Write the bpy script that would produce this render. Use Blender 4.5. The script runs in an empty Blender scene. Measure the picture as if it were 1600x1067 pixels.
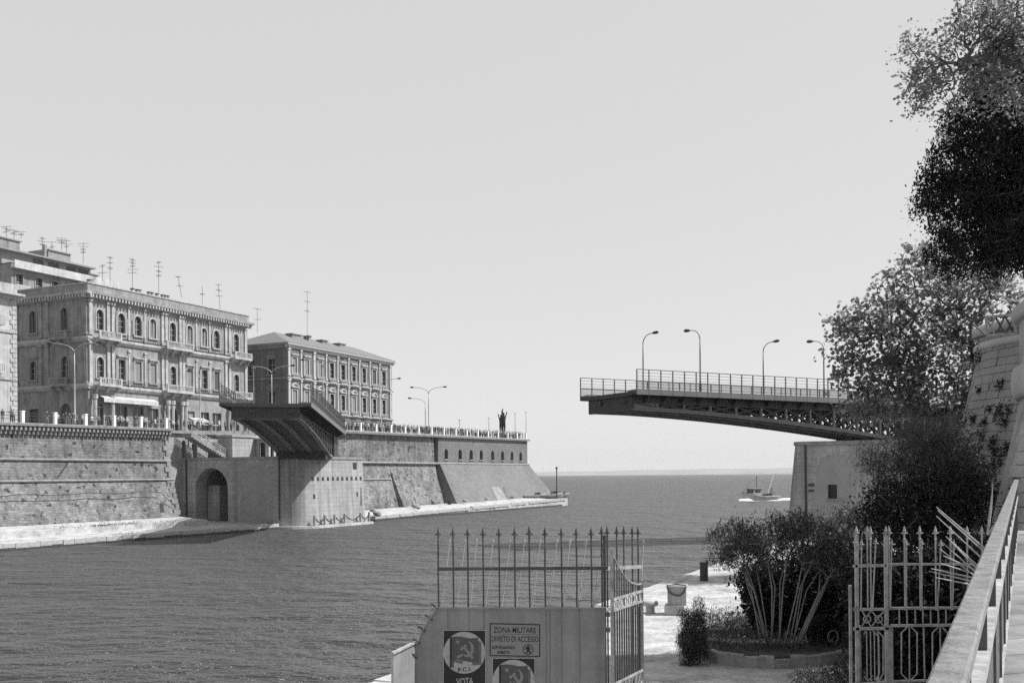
import bpy, bmesh, math, random
import numpy as np
from mathutils import Vector, Matrix
random.seed(7); rng = np.random.default_rng(11)
SC = bpy.context.scene
COL = SC.collection
PI = math.pi
R = math.radians
H = 7.2                                   # eye height over the water (m)
# ------------------------------------------------------------------ camera, sky, sun
cam = bpy.data.cameras.new('camera'); cam.sensor_width = 36; cam.lens = 36
cam.shift_y = 0.13; cam.clip_start = 0.1; cam.clip_end = 30000
co = bpy.data.objects.new('camera', cam); COL.objects.link(co)
co.location = (0, 0, H); co.rotation_euler = (R(90), 0.0079, 0)
SC.camera = co
SUN_AZ, SUN_EL = R(88), R(53)
w = bpy.data.worlds.new('World'); SC.world = w; w.use_nodes = True
nt = w.node_tree; nt.nodes.clear()
sky = nt.nodes.new('ShaderNodeTexSky'); sky.sky_type = 'NISHITA'; sky.sun_disc = False
sky.sun_elevation = SUN_EL; sky.sun_rotation = SUN_AZ
sky.air_density = 1.0; sky.dust_density = 1.0; sky.ozone_density = 1.0; sky.altitude = 0
bw = nt.nodes.new('ShaderNodeRGBToBW')
bg = nt.nodes.new('ShaderNodeBackground'); bg.inputs[1].default_value = 0.15
wo = nt.nodes.new('ShaderNodeOutputWorld')
nt.links.new(sky.outputs[0], bw.inputs[0]); veil = nt.nodes.new('ShaderNodeMix'); veil.data_type = 'FLOAT'; veil.inputs[0].default_value = 0.86; veil.inputs[3].default_value = 2.25   # thin even summer haze over the blue
nt.links.new(bw.outputs[0], veil.inputs[2]); nt.links.new(veil.outputs[0], bg.inputs[0]); nt.links.new(bg.outputs[0], wo.inputs[0])
sl = bpy.data.lights.new('sun', 'SUN'); sl.energy = 3.4; sl.angle = R(0.53); sl.color = (1, 1, 1)
so = bpy.data.objects.new('sun', sl); COL.objects.link(so)
sdir = Vector((math.sin(SUN_AZ)*math.cos(SUN_EL), math.cos(SUN_AZ)*math.cos(SUN_EL), math.sin(SUN_EL)))
so.rotation_euler = sdir.to_track_quat('Z', 'Y').to_euler(); so.location = (60, 40, 90)
SC.view_settings.view_transform = 'Standard'; SC.view_settings.look = 'None'
SC.view_settings.exposure = 1.0; SC.view_settings.gamma = 1.0; SC.view_settings.use_curve_mapping = False
SC.cycles.max_bounces = 6; SC.cycles.transparent_max_bounces = 6; SC.cycles.volume_bounces = 0
SC.cycles.use_denoising = False

# ------------------------------------------------------------------ frames
TH = R(25.2); UX, UY = math.sin(TH), math.cos(TH); VX, VY = -UY, UX
OX, OY = 7.1, 55.2
ROTC = R(90-25.2)
def L(s, t, z=0.0):                       # canal frame: s along the canal, t from right quay edge to the left bank
    return (OX+s*UX+t*VX, OY+s*UY+t*VY, z)
F = 1600.0; ROLL = 0.0079
def P(px, py, d):                         # a point at depth d on the sight line of a photo pixel
    a = px-800; b = 741.5-py
    return Vector(((a+ROLL*b)/F*d, d, H+(b-ROLL*a)/F*d))
def interp(x, xs, ys): return float(np.interp(x, xs, ys))
def ztop(s): return interp(s, [0, 26, 54, 95, 171, 400], [13.4, 13.6, 13.85, 15.1, 15.7, 16])

# ------------------------------------------------------------------ materials (grey: the picture is black and white)
MATS = {}
def mat(name, v, rough=0.8, var=0.15, scale=3.0, bump=0.0, bscale=None, metal=0.0, coord='Object', dirt=0.0, dscale=0.6, spec=0.3, stretch=(1, 1, 1), streak=0.0):
    if name in MATS: return MATS[name]
    m = bpy.data.materials.new(name); m.use_nodes = True; MATS[name] = m
    n = m.node_tree.nodes; l = m.node_tree.links; p = n['Principled BSDF']
    p.inputs['Roughness'].default_value = rough; p.inputs['Metallic'].default_value = metal
    p.inputs['Specular IOR Level'].default_value = spec
    tc = n.new('ShaderNodeTexCoord'); mp = n.new('ShaderNodeMapping'); mp.inputs['Scale'].default_value = stretch
    l.new(tc.outputs[coord], mp.inputs[0])
    nz = n.new('ShaderNodeTexNoise'); nz.inputs['Scale'].default_value = scale; nz.inputs['Detail'].default_value = 6; nz.inputs['Roughness'].default_value = 0.65
    l.new(mp.outputs[0], nz.inputs['Vector'])
    mr = n.new('ShaderNodeMapRange'); mr.inputs[1].default_value = 0.25; mr.inputs[2].default_value = 0.75
    mr.inputs[3].default_value = v*(1-var); mr.inputs[4].default_value = v*(1+var)
    l.new(nz.outputs[0], mr.inputs[0]); out = mr.outputs[0]
    if dirt:
        n2 = n.new('ShaderNodeTexNoise'); n2.inputs['Scale'].default_value = dscale; n2.inputs['Detail'].default_value = 8; n2.inputs['Roughness'].default_value = 0.7
        l.new(mp.outputs[0], n2.inputs['Vector'])
        m2 = n.new('ShaderNodeMapRange'); m2.inputs[1].default_value = 0.42; m2.inputs[2].default_value = 0.68; m2.inputs[3].default_value = 1; m2.inputs[4].default_value = 1-dirt
        l.new(n2.outputs[0], m2.inputs[0])
        mm = n.new('ShaderNodeMath'); mm.operation = 'MULTIPLY'; l.new(out, mm.inputs[0]); l.new(m2.outputs[0], mm.inputs[1]); out = mm.outputs[0]
    if streak:
        m3 = n.new('ShaderNodeMapping'); m3.inputs['Scale'].default_value = (1.6*dscale*2, 1.6*dscale*2, 0.09*dscale*2); l.new(tc.outputs[coord], m3.inputs[0])
        n3 = n.new('ShaderNodeTexNoise'); n3.inputs['Scale'].default_value = 1.0; n3.inputs['Detail'].default_value = 7; n3.inputs['Roughness'].default_value = 0.65; l.new(m3.outputs[0], n3.inputs['Vector'])
        r3 = n.new('ShaderNodeMapRange'); r3.inputs[1].default_value = 0.45; r3.inputs[2].default_value = 0.68; r3.inputs[3].default_value = 1; r3.inputs[4].default_value = 1-streak; l.new(n3.outputs[0], r3.inputs[0])
        mm = n.new('ShaderNodeMath'); mm.operation = 'MULTIPLY'; l.new(out, mm.inputs[0]); l.new(r3.outputs[0], mm.inputs[1]); out = mm.outputs[0]
    cb = n.new('ShaderNodeCombineColor')
    for i in range(3): l.new(out, cb.inputs[i])
    l.new(cb.outputs[0], p.inputs['Base Color'])
    if bump:
        nb = n.new('ShaderNodeTexNoise'); nb.inputs['Scale'].default_value = bscale or scale*3; nb.inputs['Detail'].default_value = 5
        l.new(mp.outputs[0], nb.inputs['Vector'])
        bp = n.new('ShaderNodeBump'); bp.inputs['Strength'].default_value = bump; bp.inputs['Distance'].default_value = 0.1
        l.new(nb.outputs[0], bp.inputs['Height']); l.new(bp.outputs[0], p.inputs['Normal'])
    return m
def masonry(name, v, bw_=1.0, bh=0.4, mortar=0.02, var=0.25, holes=0.0, hscale=0.5, dirt=0.4, dscale=0.25, contrast=0.25, bump=0.5, streak=0.0, wob=0.0, mv=0.55):
    """coursed stone: x+y is the running coordinate, z the height"""
    if name in MATS: return MATS[name]
    m = bpy.data.materials.new(name); m.use_nodes = True; MATS[name] = m
    n = m.node_tree.nodes; l = m.node_tree.links; p = n['Principled BSDF']; p.inputs['Roughness'].default_value = 0.9; p.inputs['Specular IOR Level'].default_value = 0.15
    tc = n.new('ShaderNodeTexCoord'); sp = n.new('ShaderNodeSeparateXYZ'); l.new(tc.outputs['Object'], sp.inputs[0])
    ad = n.new('ShaderNodeMath'); l.new(sp.outputs[0], ad.inputs[0]); l.new(sp.outputs[1], ad.inputs[1])
    cx = n.new('ShaderNodeCombineXYZ'); l.new(ad.outputs[0], cx.inputs[0]); l.new(sp.outputs[2], cx.inputs[1])
    bt = n.new('ShaderNodeTexBrick'); bt.inputs['Scale'].default_value = 1; bt.inputs['Brick Width'].default_value = bw_; bt.inputs['Row Height'].default_value = bh
    bt.inputs['Mortar Size'].default_value = mortar; bt.inputs['Mortar Smooth'].default_value = 0.5
    bt.inputs['Color1'].default_value = (v*(1-contrast),)*3+(1,); bt.inputs['Color2'].default_value = (v*(1+contrast),)*3+(1,); bt.inputs['Mortar'].default_value = (v*mv,)*3+(1,)
    dn = n.new('ShaderNodeTexNoise'); dn.inputs['Scale'].default_value = 0.9; dn.inputs['Detail'].default_value = 3; l.new(cx.outputs[0], dn.inputs['Vector'])
    vm = n.new('ShaderNodeVectorMath'); vm.operation = 'MULTIPLY_ADD'; vm.inputs[1].default_value = (wob, wob, 0); l.new(dn.outputs['Color'], vm.inputs[0]); l.new(cx.outputs[0], vm.inputs[2])
    l.new(vm.outputs[0], bt.inputs['Vector'])
    def noise(sc, det, lo, hi, a, b, vec=None, rough=0.65):
        nz = n.new('ShaderNodeTexNoise'); nz.inputs['Scale'].default_value = sc; nz.inputs['Detail'].default_value = det; nz.inputs['Roughness'].default_value = rough
        l.new(vec or tc.outputs['Object'], nz.inputs['Vector'])
        mr = n.new('ShaderNodeMapRange'); mr.inputs[1].default_value = lo; mr.inputs[2].default_value = hi; mr.inputs[3].default_value = a; mr.inputs[4].default_value = b
        l.new(nz.outputs[0], mr.inputs[0]); return nz, mr.outputs[0]
    def mul(a, b, op='MULTIPLY'):
        mm = n.new('ShaderNodeMath'); mm.operation = op; l.new(a, mm.inputs[0]); l.new(b, mm.inputs[1]); return mm.outputs[0]
    gx = n.new('ShaderNodeRGBToBW'); l.new(bt.outputs[0], gx.inputs[0]); out = gx.outputs[0]
    _, f = noise(1.7, 8, .25, .75, 1-var, 1+var); out = mul(out, f)
    if dirt: _, f = noise(dscale, 9, .42, .7, 1, 1-dirt); out = mul(out, f)
    hgt = bt.outputs['Fac']
    if holes:
        nz, f = noise(hscale, 4, .585, .64, 1, 0.25, None, .6); out = mul(out, f)
        nz2, f2 = noise(hscale*3.1, 3, .66, .7, 1, 0.35, None, .5); out = mul(out, f2)
    if streak:
        mp = n.new('ShaderNodeMapping'); mp.inputs['Scale'].default_value = (1.3, 1.3, 0.07); l.new(tc.outputs['Object'], mp.inputs[0])
        _, f = noise(1.0, 6, .45, .7, 1, 1-streak, mp.outputs[0]); out = mul(out, f)
    cb = n.new('ShaderNodeCombineColor')
    for i in range(3): l.new(out, cb.inputs[i])
    l.new(cb.outputs[0], p.inputs['Base Color'])
    nb = n.new('ShaderNodeTexNoise'); nb.inputs['Scale'].default_value = 4; nb.inputs['Detail'].default_value = 6; l.new(tc.outputs['Object'], nb.inputs['Vector'])
    sb = n.new('ShaderNodeMath'); sb.operation = 'SUBTRACT'; l.new(nb.outputs[0], sb.inputs[0]); l.new(hgt, sb.inputs[1])
    bp = n.new('ShaderNodeBump'); bp.inputs['Strength'].default_value = bump; bp.inputs['Distance'].default_value = 0.08
    l.new(sb.outputs[0], bp.inputs['Height']); l.new(bp.outputs[0], p.inputs['Normal'])
    return m
def leafmat(name, v, trans=0.3, var=0.45, scale=1.5, rough=0.5):
    if name in MATS: return MATS[name]
    m = bpy.data.materials.new(name); m.use_nodes = True; MATS[name] = m
    n = m.node_tree.nodes; l = m.node_tree.links; p = n['Principled BSDF']; p.inputs['Roughness'].default_value = rough; p.inputs['Specular IOR Level'].default_value = 0.35 if rough < .7 else 0.08
    g = n.new('ShaderNodeNewGeometry')
    mr = n.new('ShaderNodeMapRange'); mr.inputs[3].default_value = v*(1-var); mr.inputs[4].default_value = v*(1+var); l.new(g.outputs['Random Per Island'], mr.inputs[0])
    cb = n.new('ShaderNodeCombineColor')
    for i in range(3): l.new(mr.outputs[0], cb.inputs[i])
    l.new(cb.outputs[0], p.inputs['Base Color'])
    tb = n.new('ShaderNodeBsdfTranslucent'); l.new(cb.outputs[0], tb.inputs[0])
    mx = n.new('ShaderNodeMixShader'); mx.inputs[0].default_value = trans
    l.new(p.outputs[0], mx.inputs[1]); l.new(tb.outputs[0], mx.inputs[2]); l.new(mx.outputs[0], n['Material Output'].inputs[0])
    return m
M = {}
M['wall_old'] = masonry('old_bastion_stone', 0.2, 0.9, 0.35, 0.03, 0.3, holes=1, hscale=1.3, dirt=0.45, dscale=0.22, contrast=0.16, streak=0.4, wob=.5, mv=.75)
M['wall_low'] = masonry('battered_rubble_stone', 0.22, 0.7, 0.3, 0.03, 0.35, holes=1, hscale=1.5, dirt=0.5, dscale=0.3, contrast=0.22, streak=0.3, wob=.6, mv=.75)
M['wall_far'] = masonry('far_bastion_stone', 0.17, 1.2, 0.5, 0.02, 0.18, dirt=0.2, dscale=0.12, contrast=0.06, streak=0.15, mv=.85)
M['pier'] = masonry('pier_ashlar', 0.35, 1.5, 0.62, 0.02, 0.1, dirt=0.3, dscale=0.2, contrast=0.05, streak=0.35, mv=.8)
M['castle'] = masonry('castle_stone', 0.24, 0.9, 0.45, 0.02, 0.3, dirt=0.4, dscale=0.5, contrast=0.2)
M['castle_block'] = mat('castle_block', 0.26, 0.9, 0.35, 0.7, 0.5, 9, dirt=0.35, dscale=1.4)
M['castle_pale_lit'] = mat('castle_pale_lit', 0.4, 0.9, 0.3, 0.8, 0.5, 9, dirt=0.35, dscale=1.2)  # near tower's paler stone, its lit face put into the colour
M['castle_trim'] = mat('castle_trim', 0.42, 0.9, 0.2, 2, 0.4, 9, dirt=0.25, dscale=1)
M['trimstone'] = mat('trim_stone', 0.26, 0.9, 0.25, 2.0, 0.3, 8, dirt=0.4, dscale=0.8)
M['quay'] = mat('pale_quay_stone', 0.42, 0.9, 0.25, 1.6, 0.6, 5, dirt=0.45, dscale=0.5)
M['ground'] = mat('dusty_white_ground', 0.4, 0.95, 0.3, 1.6, 0.9, 5, dirt=0.5, dscale=0.7)
M['asphalt'] = mat('street_paving', 0.2, 0.95, 0.2, 1.0)
M['plaster1'] = mat('pale_plaster', 0.28, 0.9, 0.2, 0.6, dirt=0.35, dscale=0.5, streak=.35)
M['trim1'] = mat('pale_facade_trim', 0.42, 0.85, 0.18, 1.5, dirt=0.35, dscale=0.8, streak=.3)
M['plaster2'] = mat('darker_plaster', 0.16, 0.9, 0.15, 0.6, dirt=0.3, dscale=0.4, streak=.3)
M['trim2'] = mat('light_facade_trim', 0.42, 0.85, 0.12, 1.5, dirt=0.15)
M['panel2'] = mat('dark_wall_panel', 0.12, 0.9, 0.12, 1.0)
M['white_plaster'] = mat('white_plaster', 0.42, 0.85, 0.12, 1.0, dirt=0.3, streak=.3)
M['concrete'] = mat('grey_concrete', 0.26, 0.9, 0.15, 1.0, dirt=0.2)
M['roof'] = mat('roof_tiles', 0.15, 0.9, 0.25, 2.5, 0.4, 8)
M['glass'] = mat('dark_window_glass', 0.035, 0.12, 0.3, 0.7, spec=0.5)
M['shutter'] = mat('grey_shutter', 0.24, 0.7, 0.12, 2)
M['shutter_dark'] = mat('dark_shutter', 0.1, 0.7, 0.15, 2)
M['white'] = mat('white_paint', 0.78, 0.6, 0.06, 2.0)
M['parapet_white'] = mat('parapet_white', 0.5, 0.8, 0.1, 1.0, dirt=.25, streak=.3)
M['iron'] = mat('dark_iron', 0.05, 0.55, 0.2, 4, metal=0.3)
M['lampgrey'] = mat('galvanised_lamp', 0.3, 0.5, 0.1, 3, metal=0.2)
M['bridge'] = mat('bridge_paint', 0.05, 0.6, 0.2, 1.2, dirt=0.25, dscale=0.8)
M['bridge_rail'] = mat('bridge_rail_paint', 0.12, 0.6, 0.15, 2)
M['bridge_light'] = mat('bridge_flange_lit', 0.17, 0.6, 0.2, 1.2, dirt=0.25)  # paler than the bridge paint: skylight off the water put into the colour
M['gate'] = mat('grey_gate_paint', 0.235, 0.6, 0.12, 2.5, dirt=0.25, dscale=2.2, bump=0.15, bscale=5, streak=.18)
M['gatebar'] = mat('gate_bar_paint', 0.08, 0.6, 0.25, 6, dirt=0.5, dscale=5)
M['seam'] = mat('gate_seam', 0.13, 0.6, .3, 8)
M['gatelight'] = mat('pale_gate_paint', 0.34, 0.6, 0.3, 8, dirt=0.45, dscale=6)
M['handrail'] = mat('handrail_paint', 0.2, 0.5, 0.25, 9, dirt=0.55, dscale=11, bump=0.3, bscale=70)
M['bronze'] = mat('dark_bronze', 0.035, 0.5, 0.2, 2, metal=0.3)
M['bark'] = mat('bark', 0.09, 0.9, 0.35, 6, 0.5, 20)
M['bark_pale'] = mat('pale_bark', 0.22, 0.9, 0.3, 6, 0.4, 20)
M['soil'] = mat('dark_soil', 0.06, 1.0, 0.4, 3, 0.6, 12)
M['black'] = mat('black_rubber', 0.008, 0.95, 0.3, 4, spec=.05)
M['boat_pale'] = mat('boat_pale', 0.36, 0.6, 0.2, 3)
M['wood'] = mat('boat_wood', 0.2, 0.6, 0.2, 3)
M['foam'] = mat('wake_foam', 0.8, 0.9, 0.2, 6, 0.5, 10)
M['land'] = mat('far_land', 0.2, 1.0, 0.2, 0.004)
M['p_white'] = mat('poster_white', 0.36, 0.7, 0.12, 20, .5, 14, dirt=.2, dscale=12)
M['p_grey'] = mat('poster_flag', 0.075, 0.7, 0.08, 20)
M['p_mid'] = mat('poster_mid', 0.105, 0.7, 0.08, 20)
M['p_emb'] = mat('poster_emblem', 0.19, 0.7, 0.08, 20)
M['p_dark'] = mat('poster_dark', 0.022, 0.7, 0.2, 20)
M['s_back'] = mat('sign_face', 0.2, 0.6, 0.1, 8)
M['s_ink'] = mat('sign_ink', 0.02, 0.6, 0.2, 8)

# ------------------------------------------------------------------ mesh builder
class MB:
    def __init__(s, xf=None): s.v = []; s.f = []; s.xf = xf or (lambda p: p); s.m = []; s.mi = 0
    def add(s, vs, fs):
        b = len(s.v); s.v += [tuple(s.xf(tuple(p))) for p in vs]; s.f += [tuple(i+b for i in f) for f in fs]; s.m += [s.mi]*len(fs); return s
    def rbox(s, x0, x1, y0, y1, z0, z1):
        return s.add([(x0,y0,z0),(x1,y0,z0),(x1,y1,z0),(x0,y1,z0),(x0,y0,z1),(x1,y0,z1),(x1,y1,z1),(x0,y1,z1)],
                     [(0,3,2,1),(4,5,6,7),(0,1,5,4),(1,2,6,5),(2,3,7,6),(3,0,4,7)])
    def bar(s, p0, p1, w, h=None, up=(0,0,1)):
        h = h or w; p0 = Vector(p0); p1 = Vector(p1); d = (p1-p0).normalized(); u_ = Vector(up)
        if abs(d.dot(u_)) > .98: u_ = Vector((0,1,0))
        a = d.cross(u_).normalized()*w/2; b = a.cross(d).normalized()*h/2
        q = [p+i*a+j*b for p in (p0, p1) for i, j in ((-1,-1),(1,-1),(1,1),(-1,1))]
        return s.add(q, [(0,1,2,3),(7,6,5,4),(0,4,5,1),(1,5,6,2),(2,6,7,3),(3,7,4,0)])
    def tube(s, pts, r, n=6, cap=True):
        pts = [Vector(p) for p in pts]; rs = r if isinstance(r, (list, tuple)) else [r]*len(pts); vs = []; fs = []; a = None
        for i, p in enumerate(pts):
            d = (pts[min(i+1, len(pts)-1)]-pts[max(i-1, 0)])
            d = d.normalized() if d.length > 1e-9 else Vector((0,0,1))
            if a is None: a = d.orthogonal().normalized()
            a = (a-d*a.dot(d)); a = a.normalized() if a.length > 1e-6 else d.orthogonal().normalized()
            b = d.cross(a)
            for k in range(n):
                t = 2*PI*k/n; vs.append(p+(a*math.cos(t)+b*math.sin(t))*rs[i])
        for i in range(len(pts)-1):
            for k in range(n):
                k2 = (k+1) % n; fs.append((i*n+k, i*n+k2, (i+1)*n+k2, (i+1)*n+k))
        if cap: fs.append(tuple(range(n-1, -1, -1))); fs.append(tuple((len(pts)-1)*n+k for k in range(n)))
        return s.add(vs, fs)
    def lathe(s, c, prof, n=16, cap=True):
        c = Vector(c); vs = []; fs = []
        for r, z in prof:
            for k in range(n): vs.append((c.x+r*math.cos(2*PI*k/n), c.y+r*math.sin(2*PI*k/n), c.z+z))
        for i in range(len(prof)-1):
            for k in range(n):
                k2 = (k+1) % n; fs.append((i*n+k, i*n+k2, (i+1)*n+k2, (i+1)*n+k))
        if cap: fs.append(tuple(range(n-1, -1, -1))); fs.append(tuple((len(prof)-1)*n+k for k in range(n)))
        return s.add(vs, fs)
    def prism(s, poly, d):                                  # poly of 3-D points extruded by vector d
        n = len(poly); d = Vector(d); q = [Vector(p) for p in poly]; q += [p+d for p in q]
        return s.add(q, [tuple(range(n-1,-1,-1)), tuple(range(n, 2*n))]+[(i, (i+1) % n, n+(i+1) % n, n+i) for i in range(n)])
    def loft(s, rings, closed=True, caps=True):
        n = len(rings[0]); vs = [p for r_ in rings for p in r_]; fs = []
        for i in range(len(rings)-1):
            for k in range(n if closed else n-1):
                k2 = (k+1) % n; fs.append((i*n+k, i*n+k2, (i+1)*n+k2, (i+1)*n+k))
        if caps and closed: fs.append(tuple(range(n))); fs.append(tuple((len(rings)-1)*n+k for k in range(n-1,-1,-1)))
        return s.add(vs, fs)
    def quad(s, a, b, c, d): return s.add([a, b, c, d], [(0,1,2,3)])
    def mesh(s, name, mats, smooth=False, fix=True, inv=None):
        me = bpy.data.meshes.new(name)
        vs = s.v if inv is None else [tuple(inv @ Vector(p)) for p in s.v]
        me.from_pydata(vs, [], s.f)
        for m_ in (mats if isinstance(mats, (list, tuple)) else [mats]): me.materials.append(m_)
        if len(me.materials) > 1: me.polygons.foreach_set('material_index', s.m)
        if fix:
            bm = bmesh.new(); bm.from_mesh(me); bmesh.ops.recalc_face_normals(bm, faces=bm.faces); bm.to_mesh(me); bm.free()
        if smooth: me.polygons.foreach_set('use_smooth', [True]*len(me.polygons))
        me.update(); return me
    def build(s, name, mats, parent=None, smooth=False, fix=True, kind=None, loc=None, rotz=0.0):
        inv = None
        if parent is not None: inv = wm(parent).inverted()
        elif loc is not None: inv = (Matrix.Translation(Vector(loc)) @ Matrix.Rotation(rotz, 4, 'Z')).inverted()
        o = bpy.data.objects.new(name, s.mesh(name, mats, smooth, fix, inv)); COL.objects.link(o)
        if parent is not None: o.parent = parent
        elif loc is not None: o.location = loc; o.rotation_euler = (0, 0, rotz)
        if kind: o['kind'] = kind
        return o
def wm(o):
    m = o.matrix_basis.copy()
    while o.parent: o = o.parent; m = o.matrix_basis @ m
    return m
def tag(o, label=None, cat=None, group=None, kind=None):
    if label: o['label'] = label
    if cat: o['category'] = cat
    if group: o['group'] = group
    if kind: o['kind'] = kind
    return o
def empty(name, loc, rz, label, cat, group=None):
    o = bpy.data.objects.new(name, None); COL.objects.link(o); o.location = loc; o.rotation_euler = (0, 0, rz); o.empty_display_size = .2
    return tag(o, label, cat, group)
def inst(name, me, parent, wloc, rz):
    o = bpy.data.objects.new(name, me); COL.objects.link(o)
    if parent is not None:
        o.parent = parent; q = wm(parent).inverted() @ Matrix.Translation(Vector(wloc)) @ Matrix.Rotation(rz, 4, 'Z')
        o.location = q.to_translation(); o.rotation_euler = q.to_euler()
    else: o.location = wloc; o.rotation_euler = (0, 0, rz)
    return o
def kids(o): return [c for c in o.children]
def copy_tree(o, parent=None):
    c = o.copy(); COL.objects.link(c)
    if parent is not None: c.parent = parent
    for ch in list(o.children): copy_tree(ch, c)
    return c

# ------------------------------------------------------------------ setting: water, land, banks
WOFF = 0.225
def water_mat():
    """sea: wind ripples as bump; reflectance from the wave facet's own angle, eased for facets hidden at grazing view"""
    m = bpy.data.materials.new('sea_water'); m.use_nodes = True
    n = m.node_tree.nodes; l = m.node_tree.links; n.remove(n['Principled BSDF'])
    tc = n.new('ShaderNodeTexCoord'); hs = None
    for sc, amp, rot, st, det in ((0.17, 2.2, 25, (0.85, 1.2, 1), 3), (0.5, 1.15, -20, (0.8, 1.2, 1), 4), (1.7, .3, 12, (0.9, 1.1, 1), 3), (0.02, 4, 40, (1, 1, 1), 3)):
        mp = n.new('ShaderNodeMapping'); mp.inputs['Scale'].default_value = st; mp.inputs['Rotation'].default_value = (0, 0, R(rot)); l.new(tc.outputs['Object'], mp.inputs[0])
        nz = n.new('ShaderNodeTexNoise'); nz.inputs['Scale'].default_value = sc; nz.inputs['Detail'].default_value = det; nz.inputs['Roughness'].default_value = .6; l.new(mp.outputs[0], nz.inputs['Vector'])
        pw = n.new('ShaderNodeMath'); pw.operation = 'POWER'; pw.inputs[1].default_value = 2.2; l.new(nz.outputs[0], pw.inputs[0])
        mu = n.new('ShaderNodeMath'); mu.operation = 'MULTIPLY'; mu.inputs[1].default_value = amp*1.5; l.new(pw.outputs[0], mu.inputs[0])
        if hs is None: hs = mu.outputs[0]
        else: ad = n.new('ShaderNodeMath'); l.new(hs, ad.inputs[0]); l.new(mu.outputs[0], ad.inputs[1]); hs = ad.outputs[0]
    bp = n.new('ShaderNodeBump'); bp.inputs['Strength'].default_value = 1.0; bp.inputs['Distance'].default_value = 1.3; l.new(hs, bp.inputs['Height'])
    g = n.new('ShaderNodeNewGeometry'); dt = n.new('ShaderNodeVectorMath'); dt.operation = 'DOT_PRODUCT'; l.new(bp.outputs[0], dt.inputs[0]); l.new(g.outputs['Incoming'], dt.inputs[1])
    def math_(op, a, b):
        q = n.new('ShaderNodeMath'); q.operation = op
        for i, x in enumerate((a, b)):
            if isinstance(x, float): q.inputs[i].default_value = x
            else: l.new(x, q.inputs[i])
        return q.outputs[0]
    cp_ = math_('MAXIMUM', dt.outputs['Value'], 0.0); c_ = math_('MINIMUM', math_('SQRT', math_('ADD', math_('MULTIPLY', cp_, cp_), WOFF*WOFF), 0.0), 1.0)
    f_ = math_('ADD', math_('MULTIPLY', math_('POWER', math_('SUBTRACT', 1.0, c_), 5.0), 0.98), 0.02)
    df = n.new('ShaderNodeBsdfDiffuse'); df.inputs[0].default_value = (.026, .026, .026, 1)
    gl = n.new('ShaderNodeBsdfGlossy'); gl.inputs['Roughness'].default_value = 0.33; gl.inputs[0].default_value = (1, 1, 1, 1); l.new(bp.outputs[0], gl.inputs['Normal'])
    mx = n.new('ShaderNodeMixShader'); l.new(f_, mx.inputs[0]); l.new(df.outputs[0], mx.inputs[1]); l.new(gl.outputs[0], mx.inputs[2]); l.new(mx.outputs[0], n['Material Output'].inputs[0])
    return m

mb = MB(); mb.quad((-6800,-500,0), (6800,-500,0), (6800,6900,0), (-6800,6900,0))
tag(mb.build('sea', water_mat(), fix=False), kind='structure')
mb = MB(); ring = []
for i in range(61):
    x = -3600+i*130; h_ = interp(x, [-3600, 0, 700, 1500, 4200], [14, 17, 24, 36, 46])+rng.normal()*2.2+4*math.sin(x/400)
    y = 5600+150*math.sin(x/900)
    ring.append([(x, y, -1), (x, y+20, 2.5), (x, y+150, h_*.75), (x, y+420, h_), (x, y+1000, -1)])
mb.loft(ring, closed=True)
tag(mb.build('far_shore', M['land']), 'low hazy wooded shore along the horizon', None, kind='structure')
# street and land on the left bank
mb = MB()
for ss, tt in (((-40, 26, 53.5), 85.2), ((53.5, 70, 84.2), 90.2), ((84.2, 95, 171), 85.2)):
    mb.loft([[L(s, tt, ztop(s)-.06), L(s, 190, ztop(s)-.02), L(s, 190, 0.2), L(s, tt, 0.2)] for s in ss])
tag(mb.build('promenade_street', M['asphalt']), kind='structure')
# left quay (near): edge ledge, step
def zq(s): return interp(s, [0, 62, 86, 166], [.65, .68, .8, 1.75])
mb = MB()
rings = [[L(s, 72.15, -1), L(s, 72, zq(s)), L(s, 78, zq(s)+.18), L(s, 78.05, 1.5), L(s, 84.5, 2.0), L(s, 84.5, -1)] for s in (-40, 0, 20, 40, 53.6)]
mb.loft(rings)
rings = [[L(s, 72.15, -1), L(s, 72, .68), L(s, 91, .9), L(s, 91, -1)] for s in (53.6, 61.5)]
mb.loft(rings)
tag(mb.build('canal_quay', M['quay'], loc=L(0, 72, 0), rotz=ROTC), kind='structure')
mb = MB()
rings = []
for s in (81, 95, 120, 145, 163, 166.5, 168.5):
    e = 0 if s < 167 else 3
    rings.append([L(s, 72.1+e, -1), L(s, 72+e, zq(s)-.1+rng.normal()*.05), L(s, 75+e*.5, zq(s)), L(s, 76+e*.5, zq(s)+.15), L(s, 86, zq(s)+.45), L(s, 110, zq(s)+.3), L(s, 110, -1)])
rings.append([L(190, 90, -1), L(190, 90, 1), L(190, 91, 1.2), L(190, 92, 1.2), L(190, 98, 1.2), L(190, 110, 1.2), L(190, 110, -1)])
mb.loft(rings)
tag(mb.build('canal_quay', M['quay'], loc=L(81, 72, 0), rotz=ROTC), kind='structure')
# dark wet waterline strips
mb = MB()
for s0, s1, t0 in ((-40, 60, 71.98), (83, 163, 71.97)):
    mb.rbox(s0, s1, t0-.06, t0+.3, -.3, .28)
mb.xf = None
w2 = MB(lambda p: L(*p)); w2.rbox(-40, 61.2, 71.9, 72.6, -.4, .3); w2.rbox(83, 163, 71.9, 72.6, -.4, .34)
tag(w2.build('waterline_weed', mat('wet_weed_stone', 0.05, 0.6, .4, 2, .5, 6), loc=L(0,72,0), rotz=ROTC), kind='structure')

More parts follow.
